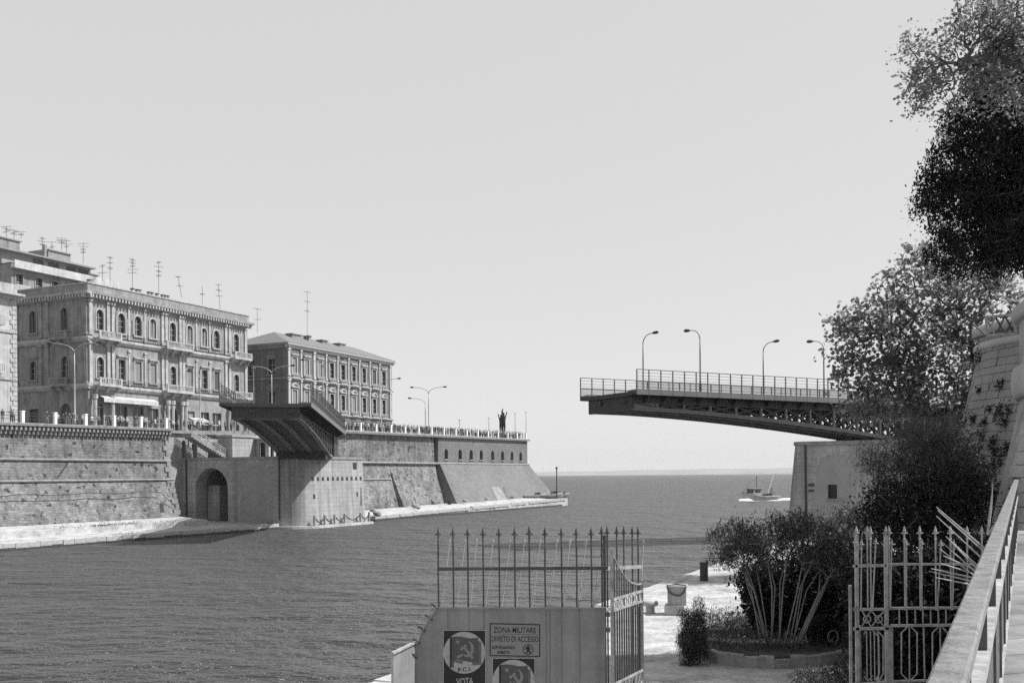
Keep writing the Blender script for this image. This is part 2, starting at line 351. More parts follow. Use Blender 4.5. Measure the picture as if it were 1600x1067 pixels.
# edge stones of the quays, slightly uneven, each its own piece
km = MB(); km.rbox(-.7, .7, -.05, .55, -.45, .07); kme = km.mesh('edge_stone', M['quay'])
qn = [o for o in COL.objects if o.name.startswith('canal_quay')]
for q_, s0, s1 in ((qn[0], 8, 61), (qn[1], 83, 165)):
    s = s0
    while s < s1:
        if rng.uniform() > .05:
            o = inst('edge_stone', kme, q_, L(s, 71.93+rng.normal()*.03, zq(s)+rng.normal()*.02-(.06 if s > 80 else 0)), ROTC+rng.normal()*.012); o.scale = (1, 1, 1)
        s += 1.45
# right bank: quay, ramp, pavement
mb = MB()
rings = [[L(s, .1, -1), L(s, 0, .97), L(s, -.8, 1.0), L(s, -60, 1.3), L(s, -60, -1)] for s in (-80, -30, 0, 20, 44.5)]
mb.loft(rings)
tag(mb.build('right_quay', M['ground'], loc=L(0, 0, 0), rotz=ROTC), kind='structure')
rq = bpy.data.objects['right_quay']
km = MB(); km.rbox(-.62, .62, -.7, .05, -.4, .05); kme = km.mesh('edge_stone', mat('right_edge_stone', .42, .9, .25, 2.5, .5, 9, dirt=.4, dscale=1.2))
for k in range(52):
    s = -26+k*1.27
    if rng.uniform() > .04: inst('edge_stone', kme, rq, L(s, .0+rng.normal()*.02, .975+rng.normal()*.012), ROTC+rng.normal()*.012)
RD = Vector((.5015, 1.0, 0)).normalized(); RN = Vector((RD.y, -RD.x, 0))       # railing direction, its right-hand normal
def RP(d, off=0.0, z=0.0):                                                      # plan point on the railing line at depth d
    return Vector((1.10+.5015*(d-2.6), d, 0))+RN*off+Vector((0, 0, z))
def zpave(d): return H-1.72+.008*d
mb = MB()
rings = []
for d in (-6, 2, 10, 18, 26, 60):
    a = RP(d, .3); b = RP(d, 26); rings.append([(a.x, a.y, zpave(d)), (b.x, b.y, zpave(d)), (b.x, b.y, 0), (a.x, a.y, 0)])
mb.loft(rings)
tag(mb.build('pavement', mat('pale_pavement', .4, .9, .15, 1.5, .4, 8, dirt=.25, dscale=.8)), kind='structure')
pave = bpy.data.objects['pavement']
pm = MB(); pm.rbox(-.48, .48, -.235, .235, 0, .03); pme = pm.mesh('paving_stone', mat('paving_stone', .42, .9, .15, 3, .3, 12, dirt=.25, dscale=2))
for i in range(44):
    for j in range(3):
        d = 4.5+i*.42; c = RP(d, .95+j*1.0+(i % 2)*.35)
        o = inst('paving_stone', pme, pave, (c.x, c.y, zpave(d)+.004+rng.uniform(0, .012)), math.atan2(RN.y, RN.x))
mb = MB()
mb.loft([[(-7, y, z), (RP(y, .1).x, y, z), (RP(y, .1).x, y, -.5), (-7, y, -.5)] for y, z in ((-8, 5.0), (6, 3.5), (14, 2.7), (22, 1.7), (29, 1.1))])
tag(mb.build('gravel_ramp', M['ground']), kind='structure')
mb = MB()
mb.loft([[tuple(RP(d, -.12, .3)), tuple(RP(d, .3, .3)), tuple(RP(d, .3, zpave(d)+.06)), tuple(RP(d, -.12, zpave(d)+.06))] for d in (-6, 4, 14, 25)])
tag(mb.build('retaining_wall', M['castle'], loc=tuple(RP(4, 0, .3)), rotz=math.atan2(RD.y, RD.x)), 'grey stone retaining wall under the slanting iron railing', 'wall')
# ------------------------------------------------------------------ canal walls on the left bank
def cx(s0=0, t0=0, z0=0): return lambda p: L(s0+p[0], t0+p[1], z0+p[2])
def wall_profile(s, zt, kind):
    if kind == 'near': return [(82.5,1.9),(84.0,6.75),(83.85,6.78),(83.85,7.02),(84.1,7.05),(84.45,9.25),(84.3,9.28),(84.3,9.5),(84.5,9.52),(84.75,zt-1.0)]
canal_wall = empty('canal_wall', L(20, 84, 1), ROTC, 'weathered stone canal wall with battered foot and bracketed cornice beside the bridge pier', 'wall')
SS = [-40, 0, 26, 40, 53.2]
def prof_ring(s, pts, back=88.5, z0=.5):
    return [L(s, t, z) for t, z in pts]+[L(s, back, pts[-1][1]), L(s, back, z0)]
mb = MB(); mb.loft([prof_ring(s, [(82.5,1.5),(84.0,6.8)]) for s in SS]); mb.build('wall_foot', M['wall_low'], canal_wall)
mb = MB(); mb.loft([prof_ring(s, [(84.12,6.8),(84.5,9.3)], z0=6.8) for s in SS]); mb.build('wall_band', M['wall_old'], canal_wall)
mb = MB(); mb.loft([prof_ring(s, [(84.55,9.3),(84.8,ztop(s)-.4)], z0=9.3) for s in SS]); mb.build('wall_face', M['wall_old'], canal_wall)
for z, t in ((6.78, 83.82), (9.3, 84.3)):
    mb = MB(); mb.loft([[L(s, t, z), L(s, t-.06, z+.13), L(s, t, z+.27), L(s, t+.6, z+.28), L(s, t+.6, z)] for s in SS+[53.5]]); mb.build('string_course', M['trimstone'], canal_wall)
mb = MB(); mb.loft([[L(s, 84.0, ztop(s)-.34), L(s, 83.95, ztop(s)-.05), L(s, 84.02, ztop(s)), L(s, 85.6, ztop(s)), L(s, 85.6, ztop(s)-.34)] for s in SS+[53.6]]); mb.build('cornice', M['trimstone'], canal_wall)
cb = MB(); cb.rbox(-.15,.15,-.7,.0,-.5,0); cb.rbox(-.14,.14,-.42,.0,-.95,-.5); cm_ = cb.mesh('corbel', M['trimstone'])
for k in range(110):
    s = 53.2-k*.62
    if s < -14: break
    inst('corbel', cm_, canal_wall, L(s, 84.83, ztop(s)-.345), ROTC)
mb = MB(cx()); 
for k in range(16):                                            # quoin stones on the wall's end
    z = 2.2+k*.72; t = interp(z, [1.5, 6.8, 9.3, 13.5], [82.55, 84.05, 84.5, 84.75]); mb = MB(cx()); mb.rbox(53.21-(.5 if k % 2 else .95), 53.4, t-.1, t+1.2, z, z+.66); mb.build('quoin', M['trimstone'], canal_wall)
# holes in the wall foot: dark blocks painted as the shade inside them
for px, py, ww, hh in ((107,778,.8,.9),(257,800,.7,1.2),(78,800,1.1,.45),(117,798,.5,.4),(175,806,.5,.3),(12,800,.9,.3)):
    pass
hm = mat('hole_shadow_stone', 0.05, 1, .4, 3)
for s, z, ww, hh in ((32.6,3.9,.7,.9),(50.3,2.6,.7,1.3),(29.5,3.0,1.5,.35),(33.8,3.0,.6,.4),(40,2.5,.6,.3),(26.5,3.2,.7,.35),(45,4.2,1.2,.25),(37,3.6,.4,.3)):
    t = 82.5+(z-1.5)/5.3*1.5; mb = MB(cx()); mb.prism([(s-ww/2,t-.02,z),(s+ww/2,t-.02,z+.05),(s+ww*.4,t+.24,z+hh*.8),(s+ww*.1,t+.3,z+hh),(s-ww*.45,t+.25,z+hh*.85)], (0,.25,0)); mb.build('hole_shade', hm, canal_wall)
mb = MB(); mb.tube([L(s, 82.9+.06*math.sin(s), 5.3+.12*math.sin(s*.7)) for s in range(-10, 52, 2)]+[L(52.6, 82.6, 3.2)], .045, 5); mb.build('cable', M['iron'], canal_wall)
mb = MB(); mb.tube([L(36.5, 84.3, 9.3), L(35.6, 84.2, 8.4), L(34.6, 84.1, 7.3)], .06, 5); mb.build('pipe', M['iron'], canal_wall)

# far bastion with the battered end
bastion = empty('bastion_wall', L(100, 84, 1), ROTC, 'long plain bastion wall with arched loopholes and a sloping end by the sea', 'wall')
SF = [83.5, 95, 110, 126]; SB = [126, 140, 155, 170.5]
mb = MB(); mb.loft([prof_ring(s, [(81.8,.9),(83.6,6.6),(84.2,9.5)]) for s in SF]); mb.build('wall_foot', M['wall_low'], bastion)
mb = MB(); mb.loft([prof_ring(s, [(84.25,9.6),(84.5,ztop(s)-.4)], z0=9.5) for s in SF]); mb.build('wall_face', M['wall_old'], bastion)
mb = MB()
mb.loft([[L(126.0, 79.0, 1.1), L(127.5, 83.9, 9.6), L(127.5, 96, 9.6), L(126, 96, 1.1)],
         [L(176.8, 79.0, 1.1), L(171.0, 83.9, 9.6), L(171.0, 96, 9.6), L(176.8, 100, 1.1)]])
mb.build('battered_foot', M['wall_far'], bastion)
def arch_poly(xc, w, z0, z1, n=8):
    r = w/2; return [(xc-r, z0), (xc+r, z0)]+[(xc+r*math.cos(PI*k/n), z1-r+r*math.sin(PI*k/n)) for k in range(n+1)]
def wall_grid(mb, xf, a0, a1, z0, z1, ops, depth=.35, o=0.0, sill=True):
    """vertical wall face with real openings (a0,a1,z0,z1,arched) and their reveals; xf maps (a, outward, z)"""
    A = sorted({a0, a1, *[q for op in ops for q in op[:2]]}); Z = sorted({z0, z1, *[q for op in ops for q in op[2:4]]})
    old = mb.xf; mb.xf = xf
    for i in range(len(A)-1):
        for j in range(len(Z)-1):
            ca, cz = (A[i]+A[i+1])/2, (Z[j]+Z[j+1])/2
            if any(op[0] < ca < op[1] and op[2] < cz < op[3] for op in ops): continue
            mb.quad((A[i],o,Z[j]),(A[i+1],o,Z[j]),(A[i+1],o,Z[j+1]),(A[i],o,Z[j+1]))
    for op in ops:
        x0, x1, b, t = op[:4]; i_ = o-depth
        if len(op) > 4 and op[4]:
            r = (x1-x0)/2; xc = (x0+x1)/2; n = 8; sp = t-r
            arc = [(xc-r*math.cos(PI*k/n), sp+r*math.sin(PI*k/n)) for k in range(n+1)]
            h = n//2
            mb.add([(x0,o,t)]+[(x,o,z) for x, z in arc[:h+1]], [tuple(range(h+2))])
            mb.add([(x1,o,t)]+[(x,o,z) for x, z in arc[h:]], [tuple(range(n-h+2))])
            for k in range(n):
                (xa, za), (xb, zb) = arc[k], arc[k+1]; mb.quad((xa,o,za),(xb,o,zb),(xb,i_,zb),(xa,i_,za))
            t2 = sp
        else:
            mb.quad((x0,o,t),(x1,o,t),(x1,i_,t),(x0,i_,t)); t2 = t
        mb.quad((x0,o,b),(x0,o,t2),(x0,i_,t2),(x0,i_,b)); mb.quad((x1,o,b),(x1,o,t2),(x1,i_,t2),(x1,i_,b)); mb.quad((x0,o,b),(x1,o,b),(x1,i_,b),(x0,i_,b))
    mb.xf = old
ops = [(s-.75, s+.75, 10.5, 12.6, 1) for s in (130.8, 136.8, 141.8, 146.6, 152.2, 157.3, 162.4, 167.2)]
mb = MB(); wall_grid(mb, lambda p: L(p[0], 84.2-p[1], p[2]), 127.4, 171, 9.6, 14.4, ops, .7)
mb.quad(L(171,84.2,9.6), L(171,96,9.6), L(171,96,15.2), L(171,84.2,15.2)); mb.quad(L(127.4,84.2,9.6), L(127.4,84.9,9.6), L(127.4,84.9,14.4), L(127.4,84.2,14.4))
mb.loft([[L(s, 84.2, 14.4), L(s, 84.2, ztop(s)-.5), L(s, 85.5, ztop(s)-.5), L(s, 85.5, 14.4)] for s in (127.4, 150, 171)])
mb.build('upper_wall', M['wall_far'], bastion, fix=False)
for s0, s1, z0, z1, _ in ops:
    mb = MB(cx()); mb.rbox(s0-.1, s1+.1, 84.8, 84.95, z0-.1, z1+.1); w_ = mb.build('loophole', M['glass'], bastion)
    mb = MB(cx()); mb.rbox(s0-.2, s1+.2, 84.05, 84.4, z0-.22, z0-.003); mb.build('sill', M['trimstone'], w_)
for SSf in ([83.5, 95, 110, 126, 140, 155, 171.4],):
    mb = MB(); mb.loft([[L(s, 83.7, ztop(s)-.5), L(s, 83.6, ztop(s)-.12), L(s, 83.7, ztop(s)), L(s, 86.2, ztop(s)), L(s, 86.2, ztop(s)-.5)] for s in SSf]); mb.build('cornice', M['trimstone'], bastion)
mb = MB(); mb.loft([[L(s, 83.75, 9.42), L(s, 83.68, 9.6), L(s, 83.78, 9.78), L(s, 84.6, 9.8), L(s, 84.6, 9.42)] for s in (83.5, 110, 140, 171.3)]); mb.build('string_course', M['trimstone'], bastion)
mb = MB(); mb.loft([[L(s, 83.35, 6.5), L(s, 83.35, 6.75), L(s, 84, 6.8), L(s, 84, 6.5)] for s in (83.5, 100, 108.4)]); mb.build('string_course', M['trimstone'], bastion)
for s in (108.8, 121.0):                                        # buttress ribs leaning on the foot
    mb = MB(cx()); mb.prism([(s,80.8,.8),(s+1.3,80.8,.8),(s+1.3,84.3,9.4 if s < 115 else 5.0),(s,84.3,9.4 if s < 115 else 5.0)], (0,1.4,0)); mb.build('buttress', M['wall_low'], bastion)
for s0, s1, zz in ((144.3,149.2,4.6),(150.2,151.0,4.4)):
    mb = MB(cx()); k = (zz-1.1)/8.5*4.9; mb.prism([(s0,78.9,1.1),(s1,78.9,1.1),(s1-.3,78.9+k,zz),(s0+.3,78.9+k,zz)], (0,.4,0)); mb.build('patch', mat('pale_patch', .26, .9, .2, 1, dirt=.4, streak=.3) if s0 < 150 else M['wall_low'], bastion)
mb = MB(cx()); mb.rbox(166.5,168.3,80.6,81.2,3.9,4.6)
# promenade end wall towards the sea, out of sight
# ------------------------------------------------------------------ left bridge pier
pier = empty('bridge_pier', L(70, 80, 1), ROTC, 'big pale stone bridge pier with open dark archway and rounded lit corner', 'pier')
PT, PB = 10.0, .75
def pier_block(root, front_s, tface, back_s, tback, arches, lit_holes, slits, mirror=1, zb=PB):
    """front face at s=front_s (faces the camera), canal face at t=tface; corner rounded"""
    rad = 3.2; n = 8; m_ = mirror
    def q(a, o, z): return L(front_s-o, tface+m_*a, z)            # a runs along the front face away from the canal
    mb = MB(); Lf = abs(tback-tface)
    wall_grid(mb, lambda p: q(*p), rad, Lf, zb-.5, PT-.35, arches, 2.2)
    bat = lambda z: .45*(PT-z)/(PT-zb)                            # slight batter of canal face
    arc = []
    for k in range(n+1):
        th = PI/2*k/n; arc.append((front_s+rad-rad*math.cos(PI/2-th) if False else front_s+rad-rad*math.sin(PI/2-th), tface+m_*(rad-rad*math.cos(PI/2-th))))
    # arc runs from front face (th=0) to canal face
    pts = arc+[(back_s, tface)]
    zl = [zb-1.6, zb+.4, 3, 6, PT-.35]
    for i in range(len(pts)-1):
        for j in range(len(zl)-1):
            (sa, ta), (sb, tb) = pts[i], pts[i+1]
            fa = min(1, max(0, i/n)); fb = min(1, max(0, (i+1)/n))
            mb.quad(L(sa, ta-m_*bat(zl[j])*fa, zl[j]), L(sb, tb-m_*bat(zl[j])*fb, zl[j]), L(sb, tb-m_*bat(zl[j+1])*fb, zl[j+1]), L(sa, ta-m_*bat(zl[j+1])*fa, zl[j+1]))
    mb.quad(L(back_s,tface-m_*bat(zb-1.6),zb-1.6), L(back_s,tback,zb-1.6), L(back_s,tback,PT-.35), L(back_s,tface,PT-.35))
    mb.build('masonry_body', M['pier'], root, fix=False)
    top = [(front_s-.12, tback), ]+[(front_s-.12, tface+m_*rad)]+[(s-.1*(1-k/n), t-m_*.12*(k/n)) for k, (s, t) in enumerate(arc)][1:-1]+[(front_s+rad, tface-m_*.12), (back_s+.12, tface-m_*.12), (back_s+.12, tback)]
    mb = MB(); mb.prism([L(s, t, PT-.36) for s, t in top], (0, 0, .36)); mb.build('coping', M['trimstone'], root)
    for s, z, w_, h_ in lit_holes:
        mb = MB(cx()); y0 = tface-m_*bat(z)-m_*.012; mb.rbox(s-w_/2, s+w_/2, min(y0, y0+m_*.4), max(y0, y0+m_*.4), z-h_/2, z+h_/2); mb.build('square_hole_shade', M['iron'], root)  # dark plates painted as the shade inside the square holes
    return arc
pier_block(pier, 61.0, 69.0, 77.0, 89.6, [(12.0, 17.9, .9, 8.5, 1)],
           [(s, 6.78, .55, .6) for s in np.linspace(64.4, 76.3, 11)]+[(64.5, 4.3, .5, .75), (75.2, 4.4, .4, .8), (74.9, 8.4, 1.0, 1.6)], [])
# archway: deep dark vault with inner wall
mb = MB(lambda p: L(61-p[1], 69+p[0], p[2])); mb.rbox(11.3, 18.6, -7.5, -7.2, .4, 9)
for aa in (11.95, 17.95): mb.quad((aa,-2.2,.4),(aa,-7.2,.4),(aa,-7.2,8.6),(aa,-2.2,8.6))
for zz_ in (8.6, .92): mb.quad((11.95,-2.2,zz_),(17.95,-2.2,zz_),(17.95,-7.2,zz_),(11.95,-7.2,zz_))
mb.build('vault', M['concrete'], pier, fix=False)
mb = MB(lambda p: L(61-p[1], 69+p[0], p[2])); mb.rbox(15.6, 17.8, -6.9, -2.4, .93, 6.0); mb.build('inner_wall', M['pier'], pier)
mb = MB(lambda p: L(61-p[1], 69+p[0], p[2])); mb.rbox(12.3, 13.9, -1.6, -.9, .93, 1.7); 
tag(mb.build('handcart', M['iron'], loc=L(62, 82.0, .93), rotz=ROTC), 'dark low box standing in the mouth of the pier archway', 'box')
for px_ in ((12.0, 17.9), (4.0, 9.8)):                              # voussoirs round both arches
    xc = sum(px_)/2; r = (px_[1]-px_[0])/2; sp = 8.5-r if px_[0] > 5 else 8.8-r
    for k in range(11):
        a0 = PI*k/11; a1 = PI*(k+1)/11-.02; pr = .03
        mb = MB(lambda p: L(61-p[1], 69+p[0], p[2]))
        mb.prism([(xc-rr*math.cos(a), -.2, sp+rr*math.sin(a)) for rr, a in ((r+.01, a0), (r+.01, a1), (r+.85, a1), (r+.85, a0))], (0, .2+pr, 0)); mb.build('voussoir', M['pier'], pier)
mb = MB(lambda p: L(61-p[1], 69+p[0], p[2]))                     # recessed look of the blind arch: a flush panel behind a raised border
ap = arch_poly(6.9, 5.75, .75, 8.8, 12); mb.prism([(x, -.05, z) for x, z in ap], (0, .065, 0)); mb.build('blind_arch', mat('smooth_arch_fill', .28, .9, .08, 1.0, dirt=.2), pier)
mb = MB(); mb.tube([L(60.85, 88.5, PT), L(60.85, 88.5, 1.0)], .11, 6); mb.build('drainpipe', M['iron'], pier)
mb = MB(); mb.tube([L(60.85, 71.9, PT), L(60.85, 71.9, 1.2)], .1, 6); mb.build('drainpipe', M['iron'], pier)
for s, zt_, w_ in ((65.2, 5.4, .55), (69.6, 6.2, .4), (75.9, 6.0, .65)):   # arched slits at the pier foot: their shade set on as darker plates
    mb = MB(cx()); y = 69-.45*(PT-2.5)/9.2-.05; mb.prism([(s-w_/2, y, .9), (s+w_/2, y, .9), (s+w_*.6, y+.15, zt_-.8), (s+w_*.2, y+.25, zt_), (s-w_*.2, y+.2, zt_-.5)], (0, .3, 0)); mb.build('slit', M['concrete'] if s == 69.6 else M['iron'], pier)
mb = MB(); ap = []
for k in range(15):                                                 # rounded low apron round the corner
    th = PI*k/14; ap.append((63.0-3.6*math.sin(th)*.9, 73.8-3.1*math.cos(th)))
poly = [(60.2, 76.5)]+[(64.5-4.6*math.sin(PI/2*(1-k/8)), 72.2-4.6*math.cos(PI/2*(1-k/8))) for k in range(9)]+[(77.8, 67.6), (77.8, 73), (62, 76.5)]
mb.prism([L(s, t, -1) for s, t in poly], (0, 0, 1.35)); mb.build('apron', M['quay'], pier)
ch = empty('chain', L(70, 68, .4), ROTC, 'heavy mooring chain slung in loops between stubs round the pier foot', 'chain')
cs = [63.6, 66.0, 68.4, 70.9, 75.0, 77.3]; mb = MB(); pts = []
for a, b in zip(cs[:-1], cs[1:]):
    for k in range(8): f_ = k/8; pts.append(L(a+(b-a)*f_, 68.0, 1.6-.9*4*f_*(1-f_)*.9))
pts.append(L(cs[-1], 68.0, 1.6)); mb.tube(pts, .09, 5); mb.build('chain_run', M['iron'], ch)
for s in cs:
    mb = MB(cx(s, 68.05, 0)); mb.rbox(-.12, .12, -.12, .12, .1, 1.75); mb.build('stub', M['concrete'], ch)

# abutment wall, stairs and kiosk behind the pier top
ab = empty('abutment_wall', L(70, 87, 10), ROTC, 'stone abutment wall with small dark arched doors above the pier', 'wall')
mb = MB(); wall_grid(mb, lambda p: L(p[0], 89.6-p[1], p[2]), 53.6, 84, PT-.4, 13.55, [(61.2,62.0,PT,12.6,1),(63.2,64.4,PT,12.4,1)], .8)
mb.quad(L(53.6,89.6,1), L(53.6,85.0,1), L(53.6,85.0,13.5), L(53.6,89.6,13.5))
mb.quad(L(53.6,89.6,.5), L(61.1,89.6,.5), L(61.1,89.6,PT-.4), L(53.6,89.6,PT-.4))
mb.build('wall_face', M['pier'], ab, fix=False)
mb = MB(cx()); mb.rbox(53.6, 84.2, 89.2, 90.4, 13.55, 13.85); mb.build('coping', M['trimstone'], ab)
for s in (61.6, 63.8):
    mb = MB(cx()); mb.rbox(s-.8, s+.8, 90.35, 90.45, PT-.2, 12.8); mb.build('door', M['iron'], ab)
stair = empty('stone_stair', L(61, 86, 10), ROTC, 'flight of stairs slanting down with pale side railings onto the pier', 'stairs')
N = 16
for k in range(N):
    s = 60.2+k*.52; z = 13.5-k*.22
    mb = MB(cx()); mb.rbox(s, s+.52, 86.9, 88.55, max(PT, z-.6), z); mb.build('step', M['trimstone'], stair)
for t in (86.95, 88.5):
    mb = MB(cx())
    for k in range(0, N+1, 2):
        s = 60.3+k*.51; z = 13.5-k*.22; mb.bar((s, t, z), (s, t, z+1.0), .06)
    for h_ in (.35, .7, 1.0): mb.bar((60.3, t, 13.5+h_), (60.3+N*.51, t, 13.5-N*.22+h_), .07)
    mb.build('stair_railing', M['trim1'], stair)
blk = MB(cx()); blk.rbox(67.9, 73.6, 86.0, 88.8, PT, 13.2); blk.rbox(67.7, 73.8, 85.85, 88.9, 13.2, 13.5)
tag(blk.build('stone_platform', M['pier'], loc=L(69, 85, PT), rotz=ROTC), 'plain square stone block beside the stairs on the pier', 'platform')
kio = empty('kiosk', L(75, 84.6, PT), ROTC, 'small kiosk with flared pale roof and dark arched openings on the pier', 'kiosk')
mb = MB(); wall_grid(mb, lambda p: L(73.4+p[0], 83.6-p[1], PT+p[2]), 0, 3.2, 0, 3.0, [(.4,1.2,0,2.5,1),(1.7,2.9,0,2.6,1)], .3); wall_grid(mb, lambda p: L(73.4-p[1], 83.6+p[0], PT+p[2]), 0, 2.6, 0, 3, [(.7,1.9,0,2.5,1)], .3)
mb.quad(L(76.6,83.6,PT), L(76.6,86.2,PT), L(76.6,86.2,PT+3), L(76.6,83.6,PT+3)); mb.build('kiosk_wall', M['white_plaster'], kio, fix=False)
mb = MB(cx(75, 84.9, PT+3)); mb.loft([[(-2.3,-1.9,0),(2.3,-1.9,0),(2.3,1.9,0),(-2.3,1.9,0)],[(-2.2,-1.8,.2),(2.2,-1.8,.2),(2.2,1.8,.2),(-2.2,1.8,.2)],[(-.6,-.5,.9),(.6,-.5,.9),(.6,.5,.9),(-.6,.5,.9)]]); mb.build('roof', M['white_plaster'], kio)
mb = MB(cx(75, 84.9, PT)); mb.rbox(-1.1, 1.1, -.7, .7, 0, 2.6); mb.build('kiosk_inner_shade', M['iron'], kio)  # dark block standing for the shade inside the kiosk openings
bo = MB(lambda p: tuple(Vector(L(70.5, 74.5, PT))+Vector(p))).lathe((0,0,0), [(.2,0),(.16,1.0),(.24,1.05),(.2,1.35),(.02,1.4)], 8)
tag(bo.build('bollard', M['white'], loc=L(70.5, 74.5, PT)), 'short white post on the pier top under the bridge', 'bollard')

# ------------------------------------------------------------------ right bridge pier
pier2 = empty('bridge_pier', L(56, -10, 1), ROTC, 'right hand stone bridge pier with blind arch and small square window', 'pier')
def q2(p): return L(45.5-p[1], -p[0], p[2])
PT2 = 10.1
mb = MB(); wall_grid(mb, q2, 1.2, 22, -.8, PT2-.35, [(3.1, 3.95, 4.75, 6.05)], 1.0)
bat2 = lambda z: 1.0*(PT2-z)/PT2
for (a0, o0), (a1, o1) in (((1.2, 0), (.35, -.35)), ((.35, -.35), (0, -1.3)), ((0, -1.3), (0, -24))):
    k0 = 1 if o0 < -.1 else 0
    k1 = 1
    mb.quad(*[q2((a-bat2(z)*k, o, z)) for a, o, k, z in ((a0, o0, k0, -.8), (a1, o1, k1, -.8), (a1, o1, k1, PT2-.35), (a0, o0, k0, PT2-.35))])
mb.build('masonry_body', M['pier'], pier2, fix=False)
mb = MB(q2); mb.prism([(-.15,-24,PT2-.35),(-.15,-1.2,PT2-.35),(.4,-.25,PT2-.35),(1.1,.15,PT2-.35),(22,.15,PT2-.35),(22,-24,PT2-.35)], (0,0,.35)); mb.build('coping', M['trimstone'], pier2)
mb = MB(q2); mb.rbox(3.1, 4.4, -1.1, -1.0, 4.6, 6.2); mb.build('window', M['glass'], pier2)
mb = MB(q2); mb.rbox(3.05, 4.45, -.2, .12, 4.55, 4.747); mb.build('window_sill', M['trimstone'], pier2)
mb = MB(q2); mb.prism([(x, -.05, z) for x, z in arch_poly(5.9, 5.0, 1.0, 8.9, 12)], (0, .06, 0))
mb2 = MB(); wall_grid(mb2, lambda p: q2((p[0], p[1]+.012, p[2])), 2.15, 5.65, 1.0, 7.15, [(3.1,3.95,4.75,6.05)], .01)
xc, r, sp = 3.9, 1.75, 7.15
mb2.add([q2((xc+r*math.cos(PI*k/12), .012, sp+r*math.sin(PI*k/12))) for k in range(13)], [tuple(range(13))]); mb2.build('blind_arch', mat('smooth_arch_fill', .36), pier2, fix=False)
for k in range(11):
    a0 = PI*k/11; a1 = PI*(k+1)/11-.02
    mb = MB(q2); mb.prism([(xc-rr*math.cos(a), -.2, sp+rr*math.sin(a)) for rr, a in ((1.76, a0), (1.76, a1), (2.4, a1), (2.4, a0))], (0, .235, 0)); mb.build('voussoir', M['pier'], pier2)
for k in range(6):
    for a in (1.35, 6.1):
        mb = MB(q2); mb.rbox(a, a+.6, -.2, .04+.02*(k % 2), 1.2+k*.85, 1.98+k*.85); mb.build('quoin', M['pier'], pier2)
mb = MB(q2); mb.tube([(1.15, .12, PT2-.3), (1.15, .12, 0)], .1, 6); mb.build('drainpipe', M['iron'], pier2)
for z_, h_ in ((5.9, .25), (5.45, .15)): mb = MB(q2); mb.rbox(1.4, 1.9, .06, .16, z_, z_+h_); mb.build('bracket', M['iron'], pier2)

